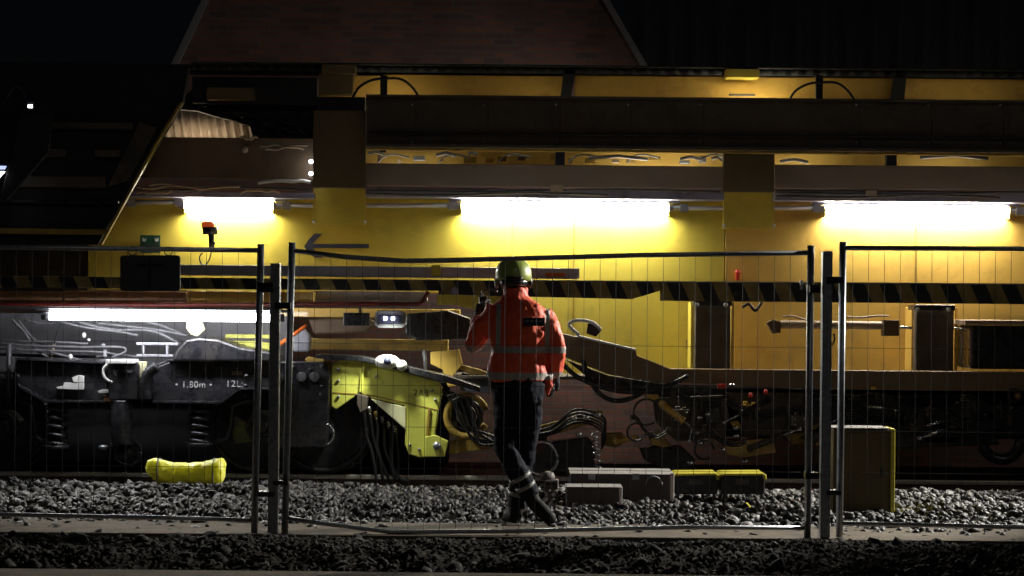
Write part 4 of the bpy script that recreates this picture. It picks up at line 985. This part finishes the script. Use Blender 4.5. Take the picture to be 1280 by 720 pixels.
# trackside signal box with round cap
p = P(688, 628, 16.6); t = thing('trackside_box', (p.x, 16.6, p.z), 'small grey trackside box with rounded cap beside the worker\'s boots', 'box')
MB().pbox(680, 600, 698, 632, 16.6, 0.14).build('body', M['boxgrey'], t, bevel=0.01)
MB().rings([(P(690, 0, 16.67).x, 16.67, P(690, yy, 16.67).z, r_, r_) for yy, r_ in ((599.5, .062), (595, .062), (591, .05), (589, .02))], 18).build('cap', M['boxgrey'], t)
MB().pbox(683, 603, 695, 606, 16.59, 0.01).build('vent', M['black'], t, bevel=0)
bp_ = MB().prism([(697, 627), (704, 627), (705, 635), (697, 635)], 15.6, 0.05)
tag(bp_.build('marker_peg', M['boxtop'], None, bevel=0.004), 'small pale peg standing in the stones left of the low grey box', 'peg')
# cabinet
p = P(1080, 650, 15.2); t = thing('electrical_cabinet', (p.x, 15.2, p.z), 'mustard yellow electrical cabinet standing behind the right fence panel', 'cabinet')
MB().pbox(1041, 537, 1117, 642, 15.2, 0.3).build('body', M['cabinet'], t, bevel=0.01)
MB().pbox(1040, 535, 1113, 536.4, 15.18, 0.34).build('lid', M['boxgrey'], t, bevel=0.003)
MB().pbox(1113.5, 536, 1118.6, 640, 15.17, 0.30).build('lit_side_strip', M['cabinet_edge'], t, bevel=0.008)  # full yellow strip stands for the lit right side
MB().pbox(1043, 642, 1116, 652, 15.23, 0.26).build('plinth', M['black'], t, bevel=0.004)
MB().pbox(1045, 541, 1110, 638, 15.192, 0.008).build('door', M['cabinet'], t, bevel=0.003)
MB().pbox(1101, 585, 1104, 597, 15.175, 0.017).build('handle', M['black'], t, bevel=0.002)

# ================================================================== WORKER
Ym = 14.15
k_ = Ym/F
def W(px, py, dy=0.0): 
    q = P(px, py, Ym); return Vector((q.x, Ym + dy, q.z))
wk = thing('person', (W(648, 656).x, Ym, 0.0), 'worker seen from behind in orange high visibility jacket, dark trousers and green helmet', 'person')
def ring(px, py, rxpx, ry, dy=0.0, ): 
    q = W(px, py, dy); return (q.x, q.y, q.z, rxpx*k_, ry)
skin = mat('skin', (0.50, 0.30, 0.22), 0.55, var=0.08)
# body: one continuous surface
bd = MB()
bd.rings([ring(647, 492, 29, .12), ring(646, 470, 28, .11), ring(646, 440, 29, .115), ring(647, 410, 33, .12), ring(648, 392, 33, .11), ring(648, 384, 24, .09), ring(644, 376, 11, .06)])
bd.tube([W(645, 385), W(643, 372, .01), W(642, 360, .03)], [.07, .058, .055], 14)
hc = W(641, 349, .03)
bd.ell(hc, .076, .098, .122, 20, 14)
bd.ell(hc + Vector((-.02, .088, -.03)), .045, .03, .06)                     # jaw and face front
bd.ell(hc + Vector((-.025, .112, -.012)), .014, .022, .026, 10, 6)          # nose
for s_ in (-1, 1): bd.ell(hc + Vector((s_*.076, .005, -.015)), .012, .022, .034, 10, 6)
# viewer-left arm raised
LSh, LEl, LWr = W(617, 392), W(594, 428, .06), W(599, 395, .24)
bd.tube([LSh, LSh.lerp(LEl, .5), LEl, LEl.lerp(LWr, .5), LWr], [.062, .052, .044, .038, .029], 12)
RSh, REl, RWr = W(682, 396), W(697, 440, .02), W(693, 474, .10)
bd.tube([RSh, RSh.lerp(REl, .5), REl, REl.lerp(RWr, .5), RWr], [.062, .052, .044, .038, .029], 12)
def hand(wr, dirv, palmn, side):
    dirv = dirv.normalized(); palmn = palmn.normalized(); lat = dirv.cross(palmn).normalized()*side
    pc = wr + dirv*.05
    bd.tube([wr - dirv*.01, wr + dirv*.03, wr + dirv*.085], [.027, .040, .038], 12, 0.55)
    for i, (o_, ln) in enumerate(((-.028, .070), (-.010, .078), (.009, .073), (.026, .058))):
        b0 = wr + dirv*.078 + lat*o_
        p1 = b0 + dirv*ln*.45 + palmn*.008; p2 = p1 + (dirv*.5 + palmn*.8).normalized()*ln*.32; p3 = p2 + (palmn - dirv*.2).normalized()*ln*.26
        bd.tube([b0 - dirv*.02, b0, p1, p2, p3], [.010, .0098, .009, .0085, .007], 8)
    t0 = wr + dirv*.03 - lat*.03
    bd.tube([t0, t0 - lat*.022 + dirv*.022 + palmn*.006, t0 - lat*.022 + dirv*.05 + palmn*.022, t0 - lat*.010 + dirv*.068 + palmn*.032], [.012, .0115, .010, .008], 8)
hand(LWr, Vector((.15, .35, 1)), Vector((.8, .5, -.2)), 1)
hand(RWr, Vector((-.05, .3, -1)), Vector((-.9, .2, 0)), 1)
# legs
def leg(hip, kn, an, toe, r=(.085, .07, .056, .05, .036)):
    bd.tube([hip, hip.lerp(kn, .5), kn, kn.lerp(an, .4), an], list(r), 14)
    bd.tube([an + Vector((0, 0, .01)), an.lerp(toe, .5), an.lerp(toe, .9)], [.034, .032, .026], 12)
H1, K1, A1, T1 = W(636, 490), W(631, 560, .0), W(664, 622, .04), W(686, 647, .0)
H2, K2, A2, T2 = W(662, 490), W(657, 560, .10), W(645, 637, .10), W(637, 649, .26)
leg(H1, K1, A1, T1); leg(H2, K2, A2, T2)
body = soft('body', bd, skin, wk, 0.007, 2)
glove = mat('dark_glove', (.03, .03, .035), .6, var=.3)
bd_keep = bd
for wr, dv_, pn in ((LWr, Vector((.15, .35, 1)), Vector((.8, .5, -.2))), (RWr, Vector((-.05, .3, -1)), Vector((-.9, .2, 0)))):
    bd = MB(); hand(wr, dv_, pn, 1)
    c_ = sum((Vector(v) for v in bd.v), Vector()) / len(bd.v)
    bd.tube([wr - dv_.normalized()*.05, wr + dv_.normalized()*.02], [.040, .036], 12)
    gl = soft('glove', bd, glove, wk, 0.005, 1)
    for v in gl.data.vertices: v.co += v.normal*.003
# jacket
jm = bpy.data.materials.new('hi_vis_orange'); jm.use_nodes = True
N = jm.node_tree.nodes; L = jm.node_tree.links; B = N['Principled BSDF']
tc = N.new('ShaderNodeTexCoord'); sp_ = N.new('ShaderNodeSeparateXYZ'); L.new(tc.outputs['Object'], sp_.inputs[0])
def band(axis, lo, hi):
    a = N.new('ShaderNodeMath'); a.operation = 'GREATER_THAN'; a.inputs[1].default_value = lo; L.new(sp_.outputs[axis], a.inputs[0])
    c = N.new('ShaderNodeMath'); c.operation = 'LESS_THAN'; c.inputs[1].default_value = hi; L.new(sp_.outputs[axis], c.inputs[0])
    m_ = N.new('ShaderNodeMath'); m_.operation = 'MULTIPLY'; L.new(a.outputs[0], m_.inputs[0]); L.new(c.outputs[0], m_.inputs[1]); return m_.outputs[0]
def op(o_, a, b_):
    m_ = N.new('ShaderNodeMath'); m_.operation = o_; L.new(a, m_.inputs[0]); L.new(b_, m_.inputs[1]); return m_.outputs[0]
zb_ = lambda y: W(650, y).z
xb_ = lambda x: W(x, 410).x
tape = op('MAXIMUM', band('Z', zb_(441), zb_(433)), band('Z', zb_(474), zb_(465)))
vert = op('MAXIMUM', band('X', xb_(681), xb_(687)), band('X', xb_(620), xb_(626)))
vert = op('MULTIPLY', vert, band('Z', zb_(433), zb_(380)))
tape = op('MAXIMUM', tape, vert)
no = N.new('ShaderNodeTexNoise'); no.inputs['Scale'].default_value = 5; no.inputs['Detail'].default_value = 5; L.new(tc.outputs['Object'], no.inputs['Vector'])
cr = N.new('ShaderNodeValToRGB'); cr.color_ramp.elements[0].position = .3; cr.color_ramp.elements[1].position = .7
cr.color_ramp.elements[0].color = (.85, .08, .025, 1); cr.color_ramp.elements[1].color = (1.0, .13, .035, 1); L.new(no.outputs['Fac'], cr.inputs['Fac'])
mx = N.new('ShaderNodeMixRGB'); L.new(tape, mx.inputs[0]); L.new(cr.outputs['Color'], mx.inputs[1]); mx.inputs[2].default_value = (.42, .38, .34, 1)
L.new(mx.outputs[0], B.inputs['Base Color']); B.inputs['Roughness'].default_value = .55; B.inputs['Sheen Weight'].default_value = .15
mu = N.new('ShaderNodeTexMusgrave') if hasattr(bpy.types, 'ShaderNodeTexMusgrave') else N.new('ShaderNodeTexNoise')
mu.inputs['Scale'].default_value = 9
mpp = N.new('ShaderNodeMapping'); mpp.inputs['Scale'].default_value = (1.4, 1.4, .7); mpp.inputs['Rotation'].default_value = (0, .5, 0)
L.new(tc.outputs['Object'], mpp.inputs['Vector']); L.new(mpp.outputs[0], mu.inputs['Vector'])
bpn = N.new('ShaderNodeBump'); bpn.inputs['Strength'].default_value = .6; bpn.inputs['Distance'].default_value = .03
L.new(mu.outputs[0], bpn.inputs['Height']); L.new(bpn.outputs['Normal'], B.inputs['Normal'])
jk = MB()
jk.rings([ring(646, 476, 36, .155), ring(645, 466, 38.5, .165), ring(647, 448, 35, .15), ring(648, 438, 33.5, .148), ring(648, 422, 37, .155), ring(649, 405, 40, .155), ring(649, 392, 39, .14), ring(648, 382, 31, .115, ), ring(646, 374, 20, .095), ring(644, 368, 14, .085)])
jk.rings([ring(645, 376, 15, .085), ring(643, 360, 15, .085, .01)])
jk.tube([W(621, 390), LSh.lerp(LEl, .5) + Vector((-.01, 0, 0)), LEl + Vector((-.012, 0, -.01)), LEl.lerp(LWr, .5), LEl.lerp(LWr, .88)], [.082, .078, .068, .060, .045], 16)
jk.tube([W(676, 392), W(688, 414), REl + Vector((-.01, 0, 0)), REl.lerp(RWr, .5), REl.lerp(RWr, .9)], [.082, .08, .072, .064, .052], 16)
jk.tube([W(684, 468), W(685, 482, .03), W(684, 495, .04)], [.04, .032, .012], 10)
jacket = soft('jacket', jk, jm, wk, 0.010, 4, 0.042, 0.11)
pa = MB().pbox(654, 397, 681, 407.5, Ym-0.180, 0.02)
patch = pa.build('back_patch', mat('patch_navy', (.02, .02, .03), .5, var=.1), jacket, bevel=.002)
pm = MB()
for x, w_ in ((657, 4), (662.5, 5), (669, 3.5), (674, 4)): pm.pbox(x, 400.5, x+w_, 402.5, Ym-0.183, 0.003)
pm.build('patch_mark', M['grey'], patch)
# trousers
tm = mat('navy_trousers', (.008, .010, .018), .8, var=.3, scale=12, bump=.3, bscale=14, spec=.15)
tz = MB()
tz.rings([ring(647, 505, 32, .13), ring(647, 490, 33.5, .145), ring(647, 470, 33.5, .14), ring(647, 455, 30, .12)])
for (h, kn, an, rr) in ((H1, K1, A1, (.105, .095, .082, .075, .066)), (H2, K2, A2, (.105, .095, .080, .072, .064))):
    tz.tube([h + Vector((0, 0, .02)), h.lerp(kn, .5), kn, kn.lerp(an, .45), an.lerp(kn, .02)], list(rr), 16)
trs = soft('trousers', tz, tm, wk, 0.010, 3, 0.035, 0.09)
for kn, an in ((K1, A1), (K2, A2)):
    for a_, b2 in ((.55, .62), (.74, .81)):
        p, q = kn.lerp(an, a_), kn.lerp(an, b2)
        MB().tube([p, q], .079 if a_ < .7 else .076, 18).build('reflective_band', mat('tape_grey', (.22, .22, .21), .4, var=.1), trs)
bm_ = mat('black_boot', (.010, .009, .009), .7, var=.3, spec=.2)
def boot(an, kn, toe):
    d = (toe - an); b_ = MB()
    up_ = (kn - an).normalized()
    b_.tube([an + up_*.17, an + up_*.10, an + up_*.03, an - up_*.03], [.060, .058, .055, .052], 14)
    heel = an - up_*.06 - d.normalized()*.04
    b_.tube([heel, heel.lerp(toe, .35), heel.lerp(toe, .7), toe + d.normalized()*.03, toe + d.normalized()*.055], [.046, .054, .052, .044, .022], 14, 1.0)
    o = soft('boot', b_, bm_, wk, 0.008, 2)
    so = MB(); sd = (up_*-1)
    so.tube([heel - up_*.034, heel.lerp(toe, .5) - up_*.036, toe + d.normalized()*.025 - up_*.020], [.030, .036, .028], 10, 0.5).build('sole', M['rubber'], o)
boot(A1, K1, T1); boot(A2, K2, T2)
# helmet
hm = mat('lime_helmet', (.38, .47, .10), .38, var=.06, coat=.3)
he = MB(); hh = hc + Vector((.004, -.008, .035))
rr = []
for i in range(11):
    a = pi/2*i/10; rr.append((hh.x, hh.y, hh.z + .118*math.sin(a), max(.01, .128*math.cos(a)**.8), max(.01, .150*math.cos(a)**.8)))
he.rings([(hh.x, hh.y, hh.z - .045, .122, .145)] + [(hh.x, hh.y, hh.z - .02, .130, .152)] + rr, 28)
helmet = he.build('helmet', hm, wk)
MB().tube([(hh.x, hh.y + .13*math.cos(a), hh.z + .002 + .116*math.sin(a)) for a in [pi*t/12 for t in range(13)]], .012, 8).build('crest', hm, helmet)
MB().rings([(hh.x, hh.y - .02, hh.z - .085, .088, .11), (hh.x, hh.y - .025, hh.z - .04, .108, .13)], 24).build('neck_guard', M['black'], helmet)
for s_ in (-1, 1): 
    MB().ell((hh.x + s_*.118, hh.y + .01, hh.z - .055), .018, .035, .045).build('ear_guard', M['white'] if s_ < 0 else M['black'], helmet)
MB().tube([(hh.x + .118*math.sin(a), hh.y - .008 - .147*math.cos(a), hh.z - .03) for a in [-.5 + t/10 for t in range(11)]], .014, 8).build('adjuster', M['black'], helmet)
# radio in the raised hand (held: a thing of its own)
rp_ = W(603, 379, .33)
rad = thing('handheld_radio', rp_, 'dark handheld radio with looped light cable in the worker\'s raised hand', 'radio')
MB().box(rp_.x-.03, rp_.x+.03, rp_.y-.018, rp_.y+.018, rp_.z-.07, rp_.z+.05).build('body', M['black'], rad, bevel=.008)
MB().tube(spline([rp_ + Vector((-.01, 0, .05)), rp_ + Vector((.0, -.02, .085)), rp_ + Vector((.05, -.06, .10)), rp_ + Vector((.10, -.12, .085))], 6), .008, 8).build('cable', M['hose_grey'], rad)

# ================================================================== LIGHT, SKY, CAMERA
wd = bpy.data.worlds.new('World'); S.world = wd; wd.use_nodes = True
nt = wd.node_tree; bgd = nt.nodes['Background']
sk = nt.nodes.new('ShaderNodeTexSky'); sk.sky_type = 'NISHITA'; sk.sun_disc = False
EL, AZ = math.radians(32), math.radians(200)
sk.sun_elevation = EL; sk.sun_rotation = AZ
nt.links.new(sk.outputs[0], bgd.inputs['Color']); bgd.inputs['Strength'].default_value = 0.00025
sl = bpy.data.lights.new('moonlight', 'SUN'); sl.energy = 0.055; sl.angle = math.radians(14); sl.color = (1.0, .95, .9)
so = bpy.data.objects.new('moonlight', sl); COL.objects.link(so)
dirv = Vector((0.35, -1.0, 0.55))        # towards the light: behind the camera, right, high
so.rotation_euler = dirv.to_track_quat('Z', 'Y').to_euler(); so.location = (4, -10, 12)
sk.sun_rotation = math.atan2(dirv.x, dirv.y); sk.sun_elevation = math.atan2(dirv.z, math.hypot(dirv.x, dirv.y))
# beam of the lit lamp above the tamping unit
ls = bpy.data.lights.new('work_lamp_beam', 'SPOT'); ls.energy = 60; ls.spot_size = math.radians(100); ls.spot_blend = .8; ls.shadow_soft_size = .06; ls.color = (.95, 1, .85)
lo = bpy.data.objects.new('work_lamp_beam', ls); COL.objects.link(lo); lo.location = P(487, 402, 17.72)
lo.rotation_euler = (P(490, 520, 18.3) - Vector(lo.location)).to_track_quat('-Z', 'Y').to_euler()

def flood(px, py, Y, tgt, e, size, name='flood_beam', col=(1, .96, .88)):
    l = bpy.data.lights.new(name, 'SPOT'); l.energy = e; l.spot_size = math.radians(size); l.spot_blend = .6; l.shadow_soft_size = .07; l.color = col
    o = bpy.data.objects.new(name, l); COL.objects.link(o); o.location = P(px, py, Y)
    o.rotation_euler = (Vector(tgt) - Vector(o.location)).to_track_quat('-Z', 'Y').to_euler(); return o
# the lit lamp at the left edge, and its twin on the machine's right end (beyond the frame)
flood(6, 226, 17.45, (-2.5, 15.7, 0.05), 340, 60)
fl = flood(1720, 60, 17.3, (1.5, 15.3, 0.2), 5400, 46)
flood(760, 300, 21.3, (0.3, 23, 1.9), 58, 150, col=(1, .9, .8))  # unseen lamp added behind the machine to lift the brick wall
MB().pbox(752, 290, 768, 306, 21.15, 0.1).build('work_lamp', M['black'], mc, bevel=0.006)  # housing for the added far-side lamp
MB().pbox(1712, 50, 1730, 70, 17.42, 0.14).build('work_lamp', M['black'], mc, bevel=0.006)
cam = bpy.data.cameras.new('camera'); cam.sensor_width = 36; cam.lens = F/1280*36; cam.shift_y = 16/1280; cam.clip_end = 2000; cam.clip_start = 0.1
co = bpy.data.objects.new('camera', cam); COL.objects.link(co); co.location = (0, 0, HC); co.rotation_euler = (pi/2, -ROLL, 0); S.camera = co
S.view_settings.view_transform = 'Standard'; S.view_settings.look = 'None'; S.view_settings.exposure = 0; S.view_settings.gamma = 1
S.cycles.use_denoising = True
S.cycles.max_bounces = 6; S.cycles.diffuse_bounces = 4; S.cycles.sample_clamp_indirect = 4
try: S.cycles.use_light_tree = True
except Exception: pass
